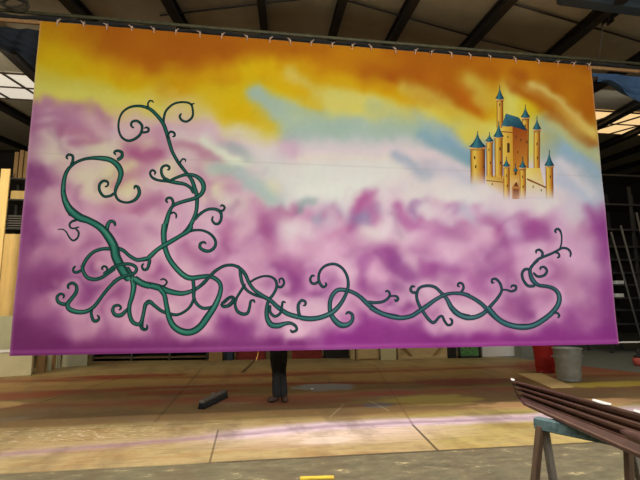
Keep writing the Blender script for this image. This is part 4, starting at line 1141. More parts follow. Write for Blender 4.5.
# batten the cloth is tied to, black roll and pipe above
b = MB()
b.beam((-6.2, D + .056, CZ1 + .0), (10.5, D + .056, CZ1 + .0), .05, .06, bev=.008)
tag(b.build('batten', W['batten']), 'long tan timber batten along the top edge of the painted cloth', 'batten')
b = MB()
pts = []
for i in range(90):
    x = -6.0 + 15.8 * i / 89
    pts.append((x, D + .07 + .01 * math.sin(i * 1.7), CZ1 + .09 + .008 * math.sin(i * .9) + .004 * math.sin(i * 2.3)))
b.tube(pts, [.036 + .01 * math.sin(i * 1.3) for i in range(90)], 8)
tag(b.build('rolled_cloth', W['blackcloth']), 'thin black cloth rolled up lengthwise between the batten and the pipe', 'rolled cloth')
b = MB()
b.tube([(-6.2, D + .07, CZ1 + .175), (10.5, D + .07, CZ1 + .175)], .030, 12)
tag(b.build('hanging_pipe', W['bar']), 'long dull green steel pipe running above the painted cloth', 'pipe')
# pipe in the bottom hem
b = MB()
b.tube([(CX0 + .02, D + .052, CZ0 + .022), (CX1 + 1.1, D + .052, CZ0 + .022)], .013, 8)
tag(b.build('hem_pipe', W['pipe']), 'thin pale pipe in the bottom hem sticking out past the purple corner', 'pipe')

# ------------------------------------------------------------------ overhead rigging
# right drape: dark blue cloth slung from the pipe
def swag(name, x0, x1, z0, drop, yoff, m, label, skew, folds, seed):
    b = MB()
    nx, nz = 44, 16
    vs, fs = [], []
    r_ = random.Random(seed)
    ph = r_.random() * 6
    for back in (0, 1):
        for j in range(nz):
            t = j / (nz - 1)
            for i in range(nx):
                s = i / (nx - 1)
                dr = drop(s)
                z = z0 - dr * t
                y = D + yoff + .06 * math.sin(folds * s * 6.28 + ph + 3 * t) * (.3 + t) + .09 * math.sin(20 * t * (.5 + s) - 9 * s) * t + back * .01
                x = x0 + (x1 - x0) * s + skew * t + .03 * math.sin(6 * t + 12 * s)
                vs.append((x, y, z))
    for back in (0, 1):
        o = back * nx * nz
        for j in range(nz - 1):
            for i in range(nx - 1):
                f = (o + j * nx + i, o + j * nx + i + 1, o + (j + 1) * nx + i + 1, o + (j + 1) * nx + i)
                fs.append(f if back else f[::-1])
    b.add(vs, fs, True)
    return tag(b.build(name, m), label, 'drape')


swag('drape', CX1 + .12, CX1 + 3.4, CZ1 - .04, lambda s: .2 + .5 * min(1, s * 3.2) ** 1.2, .16, W['drape_blue'],
     'dark blue drape bunched under the batten, right of the painted cloth', .25, 3.5, 3)
swag('drape', -4.5, CX0 - .05, CZ1 - .07, lambda s: .10 + .62 * s ** 1.2, .14, W['drape_dark'],
     'blackish drape hanging under the batten, left of the painted cloth', .06, 3.0, 8)

# pulley block under the roof, top right corner
pp = at_y(607, 16, 6.9)
pul = thing('pulley_block', 'dark pulley block with a rope under the roof, top right corner', 'pulley', (pp.x, 6.9, 0))
zt = roof_z(6.9) - .02
hz = pp.z
b = MB(); b.box((0, 0, (zt - .08 + hz + .12) / 2), (.06, .06, zt - .08 - hz - .12), bev=.01); b.build('hanger', W['iron'], pul)
b = MB(); b.box((0, 0, zt - .07), (.3, .2, .05)); b.build('mounting_plate', W['iron'], pul)
for s_ in (-1, 1):
    b = MB(); b.box((.055 * s_, 0, hz), (.025, .16, .3), bev=.01); b.build('cheek_plate', W['iron'], pul)
b = MB(); b.lathe([(.0, -.03), (.1, -.03), (.08, 0), (.1, .03), (0, .03)], 20)
o = b.build('wheel', W['iron'], pul, (0, 0, hz)); o.rotation_euler = (0, pi / 2, 0)
b = MB(); b.tube([(0, .09, hz), (0, .22, CZ1 + .3), (0, .3, CZ1 + .05)], .011, 6); b.build('rope', W['rope'], pul)

# long dark hoist housing next to it
h0, h1 = at_y(560, -6, 6.4), at_y(664, 9, 6.4)
hm = (h0 + h1) / 2
ho = thing('hoist_housing', 'long dark hoist housing hanging under the roof at the top right corner', 'hoist', (hm.x, 6.4, 0))
org_ = Vector((hm.x, 6.4, 0))
b = MB(); b.beam(h0 - org_, h1 - org_, .3, .27, bev=.05); b.build('housing', W['hoist'], ho)
for s_ in (-.35, .35):
    b = MB(); zc = hm.z + s_ * (h1 - h0).z
    b.beam((s_ * (h1 - h0).x, 0, zc + .12), (s_ * (h1 - h0).x, 0, roof_z(6.4) - .02), .05, .05, up=(0, 1, 0)); b.build('hanger', W['iron'], ho)

# coil of dark rope lying over the pipe, top left
cp = at_y(17, 11, D + .07)
b = MB()
for k in range(5):
    rr = .10 + .012 * k
    b.tube([(rr * 1.5 * math.cos(a), .05 * math.sin(a * 2 + k) - .05, .06 + (rr * .75) * math.sin(a)) for a in np.linspace(0, 2 * pi, 22)], .014, 6)
o = b.build('rope_coil', W['rope'], None, (cp.x, D + .03, CZ1 + .2))
tag(o, 'dark coil of rope on the pipe above the upper left corner', 'rope')
# sagging dark cable from pipe to roof, left
b = MB()
a, c = at_y(122, 19, D + .07), at_y(165, 15.5, D + .1)
b.tube([a + (c - a) * t + Vector((0, .3 * t + .06, .03 - .02 * math.sin(pi * t))) for t in np.linspace(0, 1, 10)], .012, 6)
tag(b.build('cable', W['rope']), 'thin dark cable running along just above the pipe, upper left', 'cable')

# string dangling below the cloth beside the person
b = MB()
a = at_y(258, 347, D + .05); c = at_y(256.5, 361, D + .05)
b.tube([a + (c - a) * t + Vector((.012 * math.sin(4 * t), 0, 0)) for t in np.linspace(-.1, 1, 8)], .006, 6)
b.build('string', W['string'], cloth)['label'] = 'thin yellow string dangling from the hem'


# ------------------------------------------------------------------ person behind the cloth
def skin_mesh(name, pts, edges, m, parent, sub=2):
    me = bpy.data.meshes.new(name)
    me.from_pydata([p[:3] for p in pts], edges, [])
    o = bpy.data.objects.new(name, me)
    C.objects.link(o)
    md = o.modifiers.new('skin', 'SKIN')
    md.use_smooth_shade = True
    sv = me.skin_vertices[0] if me.skin_vertices else None
    if sv is None:
        bpy.context.view_layer.objects.active = o
        bpy.ops.mesh.customdata_skin_add()
        sv = me.skin_vertices[0]
    for i, p in enumerate(pts):
        r = p[3]
        sv.data[i].radius = r if isinstance(r, tuple) else (r, r)
    sv.data[0].use_root = True
    ss = o.modifiers.new('sub', 'SUBSURF')
    ss.levels = sub
    ss.render_levels = sub
    dg = bpy.context.evaluated_depsgraph_get()
    dg.update()
    em = bpy.data.meshes.new_from_object(o.evaluated_get(dg))
    em.name = name
    o.modifiers.clear()
    o.data = em
    em.polygons.foreach_set('use_smooth', [True] * len(em.polygons))
    em.materials.clear()
    em.materials.append(m)
    o.parent = parent
    return o


pf = at_z(279, 402, 0)
per = thing('person', 'person in dark paint-flecked trousers standing behind the cloth, only the legs showing', 'person', (pf.x, pf.y, 0))
# local frame: x along the cloth, -y towards the cloth
hip = (-.015, .02, .93)
jl = [(-.085, .03, .90), (-.05, -.03, .50), (-.035, .01, .09)]     # leg on the photo's left
jr = [(.06, .05, .90), (.045, .03, .50), (.085, .06, .09)]
body = [(*hip, (.13, .10)), (-.01, .02, 1.10, (.125, .095)), (-.01, .03, 1.28, (.15, .105)), (-.01, .03, 1.42, (.15, .09)), (-.01, .02, 1.50, (.06, .06)), (-.01, .0, 1.56, .055),
        (-.01, -.01, 1.62, (.075, .09)), (-.01, -.01, 1.71, (.075, .09)), (-.01, .0, 1.77, (.05, .06)),
        (*jl[0], .085), (*jl[1], .058), (*jl[2], .042), (-.05, .0, .05, .036),
        (*jr[0], .085), (*jr[1], .058), (*jr[2], .042), (.088, .03, .05, .036),
        (-.2, .03, 1.42, .05), (-.27, .0, 1.18, .042), (-.25, -.20, 1.27, .032), (-.24, -.27, 1.30, .036),
        (.18, .03, 1.42, .05), (.25, .0, 1.18, .042), (.23, -.20, 1.27, .032), (.22, -.27, 1.30, .036)]
edges = [(0, 1), (1, 2), (2, 3), (3, 4), (4, 5), (5, 6), (6, 7), (7, 8), (0, 9), (9, 10), (10, 11), (11, 12), (0, 13), (13, 14), (14, 15), (15, 16),
         (3, 17), (17, 18), (18, 19), (19, 20), (3, 21), (21, 22), (22, 23), (23, 24)]
bo = skin_mesh('body', body, edges, W['skin'], per)
# fingers join the body mesh
fb = MB()
for sx, hx, s in ((-.24, -1, 1), (.22, 1, -1)):
    for k, ln in enumerate((.062, .07, .066, .052)):
        x = sx + s * (.03 - .02 * k)
        fb.tube([(x, -.275, 1.31), (x, -.31, 1.33), (x, -.32, 1.33 + ln * .5), (x, -.315, 1.33 + ln)], [.0095, .009, .0085, .006], 7)
    fb.tube([(sx + s * .03, -.26, 1.31), (sx + s * .058, -.285, 1.325), (sx + s * .06, -.31, 1.345)], [.011, .010, .007], 7)
# face: nose, ears
fb.tube([(-.01, -.098, 1.70), (-.01, -.118, 1.672), (-.01, -.108, 1.664)], [.008, .014, .010], 8)
for ex in (-.088, .068):
    fb.tube([(ex, .005, 1.70), (ex, .012, 1.68), (ex, .005, 1.655)], [.012, .016, .008], 7)
tmp = fb.build('tmp', W['skin'])
bm_v = len(bo.data.vertices)
vs = [tuple(v.co) for v in bo.data.vertices] + fb.v
fs = [tuple(p.vertices) for p in bo.data.polygons] + [tuple(i + bm_v for i in f) for f in fb.f]
bpy.data.objects.remove(tmp)
nm = bpy.data.meshes.new('body')
nm.from_pydata(vs, [], fs)
nm.polygons.foreach_set('use_smooth', [True] * len(nm.polygons))
nm.materials.append(W['skin'])
bo.data = nm
tr = [(-.015, .02, .96, (.15, .115)), (-.015, .02, 1.04, (.138, .108)), (*jl[0], .105), (-.075, .0, .72, .098), (*jl[1], .080), (-.05, .0, .28, .08), (jl[2][0], jl[2][1], .06, .082),
      (*jr[0], .105), (.055, .04, .72, .098), (*jr[1], .080), (.07, .05, .28, .08), (jr[2][0], jr[2][1], .06, .082)]
to = skin_mesh('trousers', tr, [(0, 1), (0, 2), (2, 3), (3, 4), (4, 5), (5, 6), (0, 7), (7, 8), (8, 9), (9, 10), (10, 11)], W['jean'], per)
to['label'] = 'dark paint-flecked trousers'
sw = [(-.01, .02, 1.10, (.152, .12)), (-.01, .02, .98, (.158, .124)), (-.01, .03, 1.28, (.17, .125)), (-.01, .03, 1.42, (.165, .105)), (-.01, .02, 1.485, (.075, .072)),
      (-.2, .03, 1.42, .068), (-.27, .0, 1.18, .058), (-.252, -.17, 1.255, .046), (.18, .03, 1.42, .068), (.25, .0, 1.18, .058), (.232, -.17, 1.255, .046)]
skin_mesh('sweater', sw, [(0, 1), (0, 2), (2, 3), (3, 4), (3, 5), (5, 6), (6, 7), (3, 8), (8, 9), (9, 10)], W['sweater'], per)
hr = [(-.01, .03, 1.74, (.088, .085)), (-.01, .012, 1.79, (.07, .07)), (-.01, .05, 1.66, (.08, .06))]
skin_mesh('hair', hr, [(0, 1), (0, 2)], W['hair'], per)
for (ax, ay), tx, ty in (((jl[2][0], jl[2][1]), -.20, -.06), ((jr[2][0], jr[2][1]), .11, -.14)):
    bt = [(ax, ay + .02, .12, .066), (ax, ay + .02, .06, (.066, .062)), (ax + (tx - ax) * .6, ay + (ty - ay) * .6, .052, (.056, .052)), (tx, ty, .042, (.05, .042))]
    o = skin_mesh('boot', bt, [(0, 1), (1, 2), (2, 3)], W['boot'], per)
# small flecks of paint on the trousers are part of their material

# ------------------------------------------------------------------ floor things
# broom head
a, c = at_z(201, 409.5, 0), at_z(225, 397.5, 0)
mid_ = (a + c) / 2
L = (c - a).length
br = thing('broom_head', 'black bristled broom head lying on the floor left of the standing legs', 'broom', (mid_.x, mid_.y, 0), math.atan2(c.y - a.y, c.x - a.x))
b = MB(); b.box((0, 0, .115), (L, .09, .05), bev=.015); b.tube([(0, 0, .13), (0, .03, .17)], .025, 10); b.build('block', W['brush_block'], br)
b = MB()
r_ = random.Random(2)
for i in range(int(L / .022)):
    for j in range(4):
        x = -L / 2 + .012 + i * .022
        y = -.036 + j * .024
        dx, dy = r_.uniform(-.012, .012), (y * .5) + r_.uniform(-.01, .01)
        b.tube([(x, y, .1), (x + dx, y + dy, .002)], [.009, .012], 5)
b.build('bristles', W['bristle'], br)


# galvanised bin and red bin
def bin_(name, label, px, py, h, r0, r1, m, handles):
    p = at_z(px, py, 0)
    o = thing(name, label, 'bin', (p.x, p.y, 0))
    b = MB()
    prof = [(0, .02), (r0 * .97, .02), (r0, 0), (r0 + .008, .02)]
    n = 14
    for i in range(n + 1):
        t = i / n
        prof.append((r0 + (r1 - r0) * t + (.006 if i in (2, 3, 9, 10) else 0), .03 + (h - .03) * t))
    prof += [(r1 - .012, h), (r0 - .01, .04), (0, .04)]
    b.lathe(prof, 36)
    b.build('drum', m, o)
    b = MB()
    b.tube([((r1 + .008) * math.cos(a), (r1 + .008) * math.sin(a), h - .005) for a in np.linspace(0, 2 * pi, 40)], .014, 8)
    b.build('rim', m, o)
    if handles:
        for s in (-1, 1):
            b = MB()
            b.tube([(s * (r1 - .01), -.08, h * .78), (s * (r1 + .05), -.07, h * .74), (s * (r1 + .055), .07, h * .74), (s * (r1 - .01), .08, h * .78)], .011, 8)
            b.build('handle', m, o)
    return o


gp = at_z(570, 383.5, 0)
bin_('dustbin', 'grey galvanised metal bin with ribbed side beside the red bin', 569.5, 380.5, .70, .235, .29, W['galv'], True)
bin_('dustbin', 'red plastic bin standing behind and left of the grey metal bin', 545.5, 372.3, .86, .215, .27, W['red'], False)

b = MB()
sa, sb = at_z(300, 478.3, .012), at_z(334, 477.2, .012)
b.beam(sa, sb, .05, .02, bev=.004)
tag(b.build('wood_stick', W['yellowstick']), 'short bright yellow stick lying on the floor at the bottom edge', 'stick')
# plywood offcut on the floor
pq = [at_z(517.5, 374.4), at_z(541, 373.8), at_z(574, 387.8), at_z(551, 388.6)]
b = MB()
b.add([p + Vector((0, 0, .004)) for p in pq] + [p + Vector((0, 0, .022)) for p in pq], [(3, 2, 1, 0), (4, 5, 6, 7), (0, 1, 5, 4), (1, 2, 6, 5), (2, 3, 7, 6), (3, 0, 4, 7)])
tag(b.build('plywood_sheet', W['ply']), 'pale plywood offcut lying flat on the floor in front of the bins', 'plywood sheet')


# ------------------------------------------------------------------ foreground moulding on trestles
def trestle(label, top, half, ang, grp_mats, hh):
    o = thing('trestle', label, 'trestle', (top.x, top.y, 0), ang)
    z = hh
    b = MB(); b.box((0, 0, z - .045), (2 * half, .09, .09), bev=.008); b.build('top_beam', grp_mats[0], o)
    k = 0
    for sx in (-1, 1):
        for sy in (-1, 1):
            b = MB()
            x = sx * (half - .05)
            b.beam((x, sy * .03, z - .06), (x + sx * .03, sy * .20, 0.012), .075, .04, up=(1, 0, 0), bev=.005)
            b.build('leg', grp_mats[1 + (k % 2)], o)
            k += 1
    for sx in (-1, 1):
        b = MB(); x = sx * (half - .065)
        b.beam((x + sx*.03, -.17, .16), (x + sx*.03, .17, .16), .06, .025); b.build('cross_brace', grp_mats[1], o)
    return o


HZ = .72
t1 = at_z(535.5, 416.8, HZ)
t1e = at_z(637, 436, HZ)
d1 = (t1e - t1).normalized()
hl1 = (t1e - t1).length / 2
c1 = (t1 + t1e) / 2
trestle('trestle with a blue-green paint-spattered beam holding up the brown moulding', Vector((c1.x, c1.y, 0)), hl1, math.atan2(d1.y, d1.x),
        (W['trestle_top'], W['timber_brown'], W['timber_grey']), HZ)
# section runs from the upper back edge (w=1) to the lower front edge (w=0), lofted from far end to near end
A_top, A_bot = at_z(514, 381.0, .89), at_z(523, 405, HZ + .005)
B_top, B_bot = at_z(640, 416, .90), at_z(640, 458.5, HZ + .005)
ext = 1.3
E_top, E_bot = A_top + (B_top - A_top) * ext, A_bot + (B_bot - A_bot) * ext
PRO = [(0, 0), (0, .014), (.05, .018), (.09, .010), (.30, .004), (.33, .010), (.36, .004), (.37, -.05), (.43, -.05), (.45, .008), (.49, .024), (.54, .026), (.58, .012),
       (.60, -.045), (.65, -.045), (.67, .010), (.71, .026), (.755, .028), (.79, .012), (.80, -.045), (.84, -.045), (.86, .016), (.90, .040), (.95, .044), (.99, .030), (1.0, .006), (1.0, -.03)]


def section(top, bot, axis):
    """profile points from the bottom front lip to the top back edge"""
    up_ = top - bot
    nrm = up_.cross(axis).normalized()
    if nrm.x > 0:
        nrm = -nrm
    return [bot + up_ * a_ + nrm * d_ for a_, d_ in PRO]


mo = thing('cornice_moulding', 'long brown grooved cornice moulding resting on the trestle, lower right', 'moulding', (A_bot.x, A_bot.y, 0))
org = Vector((A_bot.x, A_bot.y, 0))
secs = []
NS = 40
for i in range(NS + 1):
    t = i / NS
    tt = t * ext
    top = A_top + (B_top - A_top) * tt
    bot = A_bot + (B_bot - A_bot) * tt
    axis = ((B_top - A_top) + (B_bot - A_bot)).normalized()
    s = section(top, bot, axis)
    # the upper roll sticks out past the lower board at the far end
    fall = max(0.0, 1 - i / 3.0)
    s = [q + axis * fall * (.035 * max(0, .55 - PRO[j][0]) / .55) for j, q in enumerate(s)]
    secs.append(s)
b = MB()
vs, fs = [], []
m_ = len(PRO)
for s in secs:
    vs += [q - org for q in s]
    # underside back corner
    vs.append(Vector((s[-1].x, s[-1].y, s[0].z)) - org)
k = m_ + 1
for i in range(NS):
    for j in range(k):
        j2 = (j + 1) % k
        fs.append((i * k + j, (i + 1) * k + j, (i + 1) * k + j2, i * k + j2))
fs.append(tuple(range(k)))
fs.append(tuple(reversed(range(NS * k, NS * k + k))))
b.add(vs, fs)
b.build('profile', W['moulding'], mo)
# worn pale bead along the lower lip
b = MB()
b.tube([(A_bot + (B_bot - A_bot) * t * ext) - org + Vector((0, 0, .022)) for t in np.linspace(.02, 1, 20)], .010, 8)
b.build('lower_bead', W['moulding_pale'], mo)['label'] = 'worn paler lower bead'
# white highlights on the top edge, laid on as thin patches
for t0, t1_ in ((.0, .045), (.74, .86), (.99, 1.26)):
    b = MB()
    for tt in np.linspace(t0, t1_, 10)[:-1]:
        t2_ = tt + (t1_ - t0) / 9 * 1.001
        q = []
        for z_ in (.001, .006):
            for tx in (tt, t2_):
                top = A_top + (B_top - A_top) * tx
                bot = A_bot + (B_bot - A_bot) * tx
                dv = Vector((top.x - bot.x, top.y - bot.y, 0))
                f = math.sin(pi * min(max((tx - t0) / (t1_ - t0), .08), .92)) ** .5
                nr_ = section(top, bot, axis)
                q.append(nr_[-3] + Vector((-.004, 0, z_ + .012)) - org)
                q.append(nr_[-3] + (nr_[-5] - nr_[-3]) * (.35 + .65 * f) + Vector((-.004, 0, z_ + .010)) - org)
        b.add(q, [(0, 1, 3, 2), (4, 6, 7, 5), (0, 4, 5, 1), (2, 3, 7, 6), (0, 2, 6, 4), (1, 5, 7, 3)])
    b.build('highlight_patch', W['highlight'], mo)['label'] = 'painted white highlight'

# short second moulding lying against the first, near the right edge
sm0 = at_z(621, 431, .86); sm1 = at_z(652, 444, .86)
b = MB()
dd = (sm1 - sm0)
pth = [sm0 + dd * t for t in np.linspace(0, 2.2, 16)]
b.tube(pth, [.008, .018, .024, .028] + [.03] * 12, 14)
tag(b.build('rounded_rail', W['moulding']), 'short rounded brown rail lying on the grooved moulding at the right edge', 'rail')


# ------------------------------------------------------------------ goods stored behind the cloth
def standing(name, label, cat, xa, xb, ybase, h, depth, m, group=None, top_px=None, lean=0.0):
    """upright sheet or box whose foot runs between two photo columns"""
    a, c = at_z(xa, ybase if not isinstance(ybase, tuple) else ybase[0]), at_z(xb, ybase if not isinstance(ybase, tuple) else ybase[1])
    mid = (a + c) / 2
    L = (c - a).length
    o = thing(name, label, cat, (mid.x, mid.y, 0), math.atan2(c.y - a.y, c.x - a.x), group)
    return o, L


def simple(name, label, cat, xa, xb, ybase, h, depth, m, group=None, lean=0.0):
    a, c = at_z(xa, ybase[0]), at_z(xb, ybase[1])
    mid = (a + c) / 2
    L = (c - a).length
    b = MB()
    rot = Matrix.Rotation(-lean, 3, 'X')
    b.box(rot @ Vector((0, 0, h / 2)) + Vector((0, depth / 2, 0.0)), (L, depth, h), rot, bev=.006)
    zmin = min(p[2] for p in b.v)
    b.v = [(p[0], p[1], p[2] - zmin) for p in b.v]
    o = b.build(name, m, None, (mid.x, mid.y, 0))
    o.rotation_euler = (0, 0, math.atan2(c.y - a.y, c.x - a.x))
    return tag(o, label, cat, group)


# left: cream rostrum and the tall sheets behind it
a, c = at_z(-36, 379.5), at_z(31, 375.5)
ro = thing('rostrum', 'low cream painted rostrum box at the lower left edge', 'rostrum', ((a.x + c.x) / 2, (a.y + c.y) / 2, 0), math.atan2(c.y - a.y, c.x - a.x))
L = (c - a).length
hr_ = at_y(16, 352.5, (a.y + c.y) / 2).z
b = MB(); b.box((0, .3, hr_ / 2), (L, .6, hr_), bev=.01); b.build('body', W['cream'], ro)
b = MB(); b.box((0, .3, hr_ + .014), (L + .03, .63, .028), bev=.006); b.build('top', W['white'], ro)
simple('painted_panel', 'grey-cream panel standing between the rostrum and the yellow plywood', 'panel', -40, 24, (370, 370), 1.45, .03, W['greycream'])
simple('plywood_flat', 'tall yellow plywood flat standing at the left edge', 'flat', -44, 32, (368, 366.5), 3.86, .04, W['yellowply'])
y_ = 14.0
xa, xb, zt_ = at_y(-1.5, 200, y_).x, at_y(7.8, 200, y_).x, at_y(5, 169, y_).z
b = MB()
b.box(((xa + xb) / 2, y_, zt_ / 2), (xb - xa, .06, zt_), bev=.006)
tag(b.build('timber_plank', W['yellowply']), 'pale yellow timber plank standing tall behind the plywood flat', 'plank')
# tall rack behind
ra = at_z(-10, 359.5); rc = at_z(60, 358)
rk = thing('storage_rack', 'tall dark storage rack holding sheets and boards at the left', 'rack', ((ra.x + rc.x) / 2, ra.y, 0))
L = rc.x - ra.x
for sx in (-1, 1):
    for sy in (0, .8):
        b = MB(); b.box((sx * L / 2, sy, 3.2), (.09, .09, 6.4)); b.build('upright', W['rackmetal'], rk)
shz = [at_y(18, 228, ra.y).z, at_y(18, 199, ra.y).z, at_y(18, 178, ra.y).z]
for z in shz:
    b = MB(); b.box((0, .4, z - .03), (L, .86, .05)); b.build('shelf', W['rackmetal'], rk)
for z in shz[:1]:
    pass
yy = ra.y + .35
xs0, xs1 = at_y(9, 215, yy).x, at_y(34, 215, yy).x
for k in range(6):
    b = MB()
    b.box(((xs0 + xs1) / 2 + .02 * math.sin(k * 3), yy + .1, shz[0] + .03 + k * .085), (xs1 - xs0, .55, .045), bev=.006)
    tag(b.build('board', W['timber_grey']), 'grey board in the flat stack on the lower rack shelf', 'board', 'grey boards stacked on the lower rack shelf')
b = MB(); x0, x1 = at_y(13.5, 192, yy).x, at_y(31, 192, yy).x
b.box(((x0 + x1) / 2, yy, shz[1] + .17), (x1 - x0, .4, .34), bev=.02)
tag(b.build('carton', W['yellowply']), 'pale yellow carton on the middle shelf of the left rack', 'carton')
for k, (xa, xb, z_) in enumerate(((13.5, 18, 152), (18.6, 23, 150), (23.6, 28, 151))):
    x0, x1 = at_y(xa, 165, yy).x, at_y(xb, 165, yy).x
    zt = at_y(20, z_, yy).z
    b = MB(); b.box(((x0 + x1) / 2, yy + .05, (shz[2] + zt) / 2), (x1 - x0 - .02, .12, zt - shz[2]), bev=.006)
    tag(b.build('timber_block', W['timber']), ('leftmost', 'middle', 'rightmost')[k] + ' of three timber blocks upright on the top rack shelf', 'timber block', 'timber blocks on the top rack shelf')

# narrow boards and box standing under the cloth, left
for k, (xa, xb, y_, mm) in enumerate(((35.5, 44, 373.2, W['timber']), (47, 51, 371, W['greycream']), (52.3, 55.5, 369.8, W['timber']), (57, 60, 368.8, W['greycream']))):
    simple('upright_board', ('brown board standing beside the cream rostrum', 'wider grey board standing right of the brown board',
                             'thin brown board between two grey boards under the cloth', 'narrow grey board standing beside the cream box')[k],
           'board', xa, xb, (y_, y_ - .3), 1.3, .12, mm, 'narrow boards standing under the cloth')
simple('storage_box', 'grey-cream box under the cloth right of the narrow boards', 'box', 62, 87, (367.3, 365.8), .7, .5, W['greycream'])

# dark low shelf unit
a, c = at_z(90, 362.5), at_z(206, 361)
su = thing('shelf_unit', 'dark low shelf unit in the gloom under the cloth', 'shelf', ((a.x + c.x) / 2, a.y + .1, 0), math.atan2(c.y - a.y, c.x - a.x))
L = (c - a).length
b = MB(); b.box((0, .55, .5), (L, .04, 1.0)); b.build('back_panel', W['dark'], su)
for x in np.linspace(-L / 2, L / 2, 4):
    b = MB(); b.box((x, .27, .5), (.05, .52, 1.0)); b.build('divider', W['rackmetal'], su)
for z in (.10, .42, .98):
    b = MB(); b.box((0, .27, z), (L, .52, .04)); b.build('shelf', W['timber_dark'], su)
simple('wooden_crate', 'tan wooden crate under the cloth, left of the standing legs', 'crate', 208.5, 222, (361.2, 361), .8, .4, W['timber'])
simple('storage_box', 'dark blue box right of the tan crate under the cloth', 'box', 224, 232.5, (360.5, 360.4), .5, .4, W['darkblue'])
simple('paint_crate', 'red-brown crate just left of the standing legs', 'crate', 236, 265, (359.8, 359.5), .6, .4, W['rust'])
simple('paint_crate', 'wide red-brown crate right of the standing legs', 'crate', 292, 322, (358.8, 358.5), .6, .4, W['rust'])
simple('storage_box', 'black box between the red-brown crate and the tan cabinet', 'box', 325, 349, (358.4, 358), .6, .4, W['dark'])

# cabinet, pale board, scenic flat seen from behind
a, c = at_z(354, 360.6), at_z(379.5, 360.2)
cb = thing('cabinet', 'tan wooden cabinet under the cloth, left of the pale board', 'cabinet', ((a.x + c.x) / 2, a.y, 0))
L = c.x - a.x
b = MB(); b.box((0, .25, .5), (L, .5, 1.0), bev=.01); b.build('carcass', W['ply_pale'], cb)
b = MB(); b.box((.04, -.012, .5), (L - .2, .02, .9), bev=.005); b.build('door', W['ply_pale'], cb)
b = MB(); b.box((-L / 2 + .05, -.012, .5), (.04, .03, .98)); b.build('stile', W['timber_dark'], cb)
simple('painted_panel', 'pale cream board standing between the tan cabinet and the braced flat', 'panel', 381, 396.5, (360.2, 360), 1.1, .05, W['cream'])
a, c = at_z(398, 359.8), at_z(447.5, 358.2)
fl = thing('scenic_flat', 'back of a pale scenic flat with diagonal corner braces', 'flat', ((a.x + c.x) / 2, (a.y + c.y) / 2, 0), math.atan2(c.y - a.y, c.x - a.x))
L = (c - a).length
b = MB(); b.box((0, .05, .75), (L, .015, 1.5)); b.build('canvas', W['ply_pale'], fl)
for nm_, ctr, sz in (('rail', (0, .02, .045), (L, .05, .09)), ('rail', (0, .02, 1.455), (L, .05, .09)), ('stile', (-L / 2 + .045, .02, .75), (.09, .05, 1.32)), ('stile', (L / 2 - .045, .02, .75), (.09, .05, 1.32))):
    b = MB(); b.box(ctr, sz, bev=.005); b.build(nm_, W['ply_pale'], fl)
for s in (-1, 1):
    b = MB(); b.beam((s * (L / 2 - .08), .02, .52), (s * (L / 2 - .48), .02, .08), .06, .035, up=(0, 1, 0)); b.build('corner_brace', W['timber'], fl)
simple('storage_box', 'dark block standing in for the shaded gap between the braced flat and the green painting', 'box', 449.5, 456.5, (358.4, 358), .9, .4, W['dark'])  # no box here: dark block added where there is only shade
a, c = at_z(459, 358.2), at_z(481.5, 357.8)
gpn = thing('framed_painting', 'small green painting in a black frame standing on the floor', 'painting', ((a.x + c.x) / 2, a.y, 0))
L = c.x - a.x
b = MB(); b.box((0, .03, .42), (L - .1, .02, .72)); b.build('canvas', W['green'], gpn)
b = MB()
for ctr, sz in (((0, .02, .03), (L, .05, .06)), ((0, .02, .81), (L, .05, .06)), ((-L / 2 + .03, .02, .42), (.06, .05, .84)), ((L / 2 - .03, .02, .42), (.06, .05, .84))):
    b.box(ctr, sz)
b.build('frame', W['dark'], gpn)
simple('white_board', 'white board standing on the floor right of the green painting', 'board', 482.5, 519.5, (357.0, 355.8), 1.0, .04, W['white'])
simple('storage_box', 'grey box behind the red bin, right of the white board', 'box', 522, 537, (357.5, 357.2), .7, .4, W['greywall'])

# right side: long grey platform, dark rack with rails
a = at_z(640, 352); 
ry = 14.6
x0, x1 = at_y(607, 300, ry).x, at_y(668, 300, ry).x
sr = thing('storage_rack', 'dark metal rack of rails in the shadow right of the cloth', 'rack', ((x0 + x1) / 2, ry, 0))
L = x1 - x0
for sx in (-.5, 0.05, .5):
    b = MB(); b.box((sx * L, .0, 3.0), (.08, .08, 6.0)); b.build('upright', W['rackmetal'], sr)
    b = MB(); b.box((sx * L, 1.1, 3.0), (.08, .08, 6.0)); b.build('upright', W['rackmetal'], sr)
rz = []
for py in (176, 205, 230, 247, 260, 273, 285, 298, 310, 324):
    z = at_y(622, py, ry).z
    rz.append(z)
    b = MB(); b.box((0, -.05, z), (L, .05, .06)); b.build('rail', W['rackmetal'], sr)
    b = MB(); b.box((0, .55, z), (L, 1.1, .03)); b.build('shelf', W['rackmetal'], sr)
for k, (py, xa, xb) in enumerate(((279.5, 617, 624.5), (292, 616.5, 624.5))):
    xx0, xx1 = at_y(xa, py, ry).x, at_y(xb, py, ry).x
    z = rz[6] if k == 0 else rz[7]
    b = MB(); b.box(((xx0 + xx1) / 2, ry + .18, z + .015 + .075), (xx1 - xx0, .3, .14), bev=.01)
    tag(b.build('carton', W['white']), ('white carton on the upper rail of the dark right-hand rack', 'white carton on the lower rail of the dark right-hand rack')[k], 'carton')
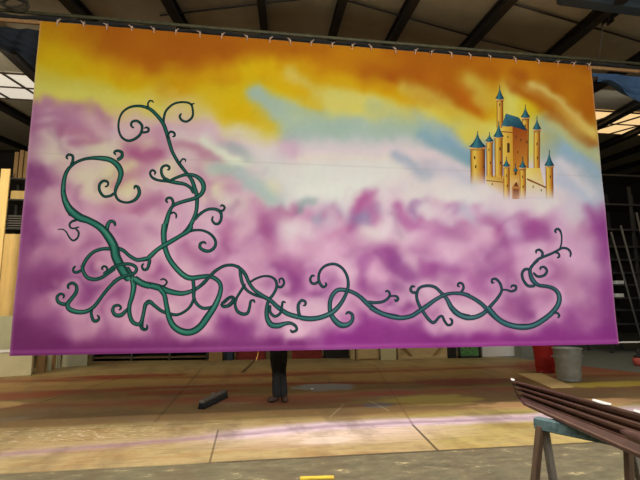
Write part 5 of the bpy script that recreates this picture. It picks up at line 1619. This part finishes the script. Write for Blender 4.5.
for k, (p0, p1) in enumerate((((611, 232), (618, 262)), ((618, 226), (625, 258)), ((631, 214), (637, 250)))):
    q0, q1 = at_y(*p0, ry - .35), at_y(*p1, ry - .35)
    d = (q1 - q0)
    bot = q0 + d * (q0.z / -d.z)
    bot.y -= .25
    q0.y -= .12 * k; bot.y -= .12 * k
    b = MB(); b.tube([q0, Vector((bot.x, bot.y, .02))], .035, 10)
    tag(b.build('pole', W['polegrey']), ('leftmost grey pole leaning on the dark right-hand rack', 'middle grey pole leaning on the dark right-hand rack', 'rightmost grey pole leaning on the dark right-hand rack')[k], 'pole', 'poles leaning on the right rack')
# heap of dark sacking in front of the rack, small red pot at the frame edge
# red-footed stand at the far right edge
p = at_z(640, 366)
rs = thing('fire_bucket', 'pinkish red bucket with a black lid on the floor at the right edge', 'bucket', (p.x, p.y, 0))
b = MB(); b.lathe([(0, 0), (.10, 0), (.15, .06), (.165, .14), (.15, .2), (.12, .23), (0, .23)], 24); b.build('body', W['pinkred'], rs)
b = MB(); b.lathe([(0, .23), (.13, .23), (.13, .27), (.06, .29), (.055, .46), (0, .46)], 20); b.build('lid', W['dark'], rs)

# ------------------------------------------------------------------ light
def area(name, loc, sx, sy, power, rgb, target):
    l = bpy.data.lights.new(name, 'AREA')
    l.shape = 'RECTANGLE'
    l.size, l.size_y = sx, sy
    l.energy = power
    l.color = rgb
    o = bpy.data.objects.new(name, l)
    o.location = loc
    o.rotation_euler = (Vector(target) - Vector(loc)).to_track_quat('-Z', 'Y').to_euler()
    C.objects.link(o)
    return o


area('roof_light_front', (1.6, -.6, 5.6), 14, 1.6, 1360, (1, .985, .95), (1.6, 6.8, 2.4))
l_ = area('roof_light_near', (1.6, 5.3, 6.5), 13, .5, 165, (1, .98, .93), (1.6, 5.35, 0))
l_.data.spread = math.radians(75)
area('fill_light_back', (1.6, 10.4, 7.3), 20, .6, 330, (1, .95, .84), (1.6, 17.0, .5))  # unseen fill lamp, added to brighten goods and floor behind the cloth
area('fill_light_left', (-9.0, 8.6, 4.6), 1.6, 1.6, 260, (1, .9, .7), (-7.6, 14.0, 3.6))  # unseen fill lamp, added to brighten the left rack; no window there
wd = bpy.data.worlds.new('world')
S.world = wd
wd.use_nodes = True
wd.node_tree.nodes['Background'].inputs[0].default_value = (1, .95, .88, 1)
wd.node_tree.nodes['Background'].inputs[1].default_value = .05

S.view_settings.view_transform = 'Standard'
S.view_settings.look = 'None'
S.view_settings.gamma = 1
S.view_settings.exposure = 0.0
S.view_settings.use_curve_mapping = False
try:
    S.cycles.use_denoising = True
    S.cycles.max_bounces = 6
    S.cycles.diffuse_bounces = 4
except Exception:
    pass
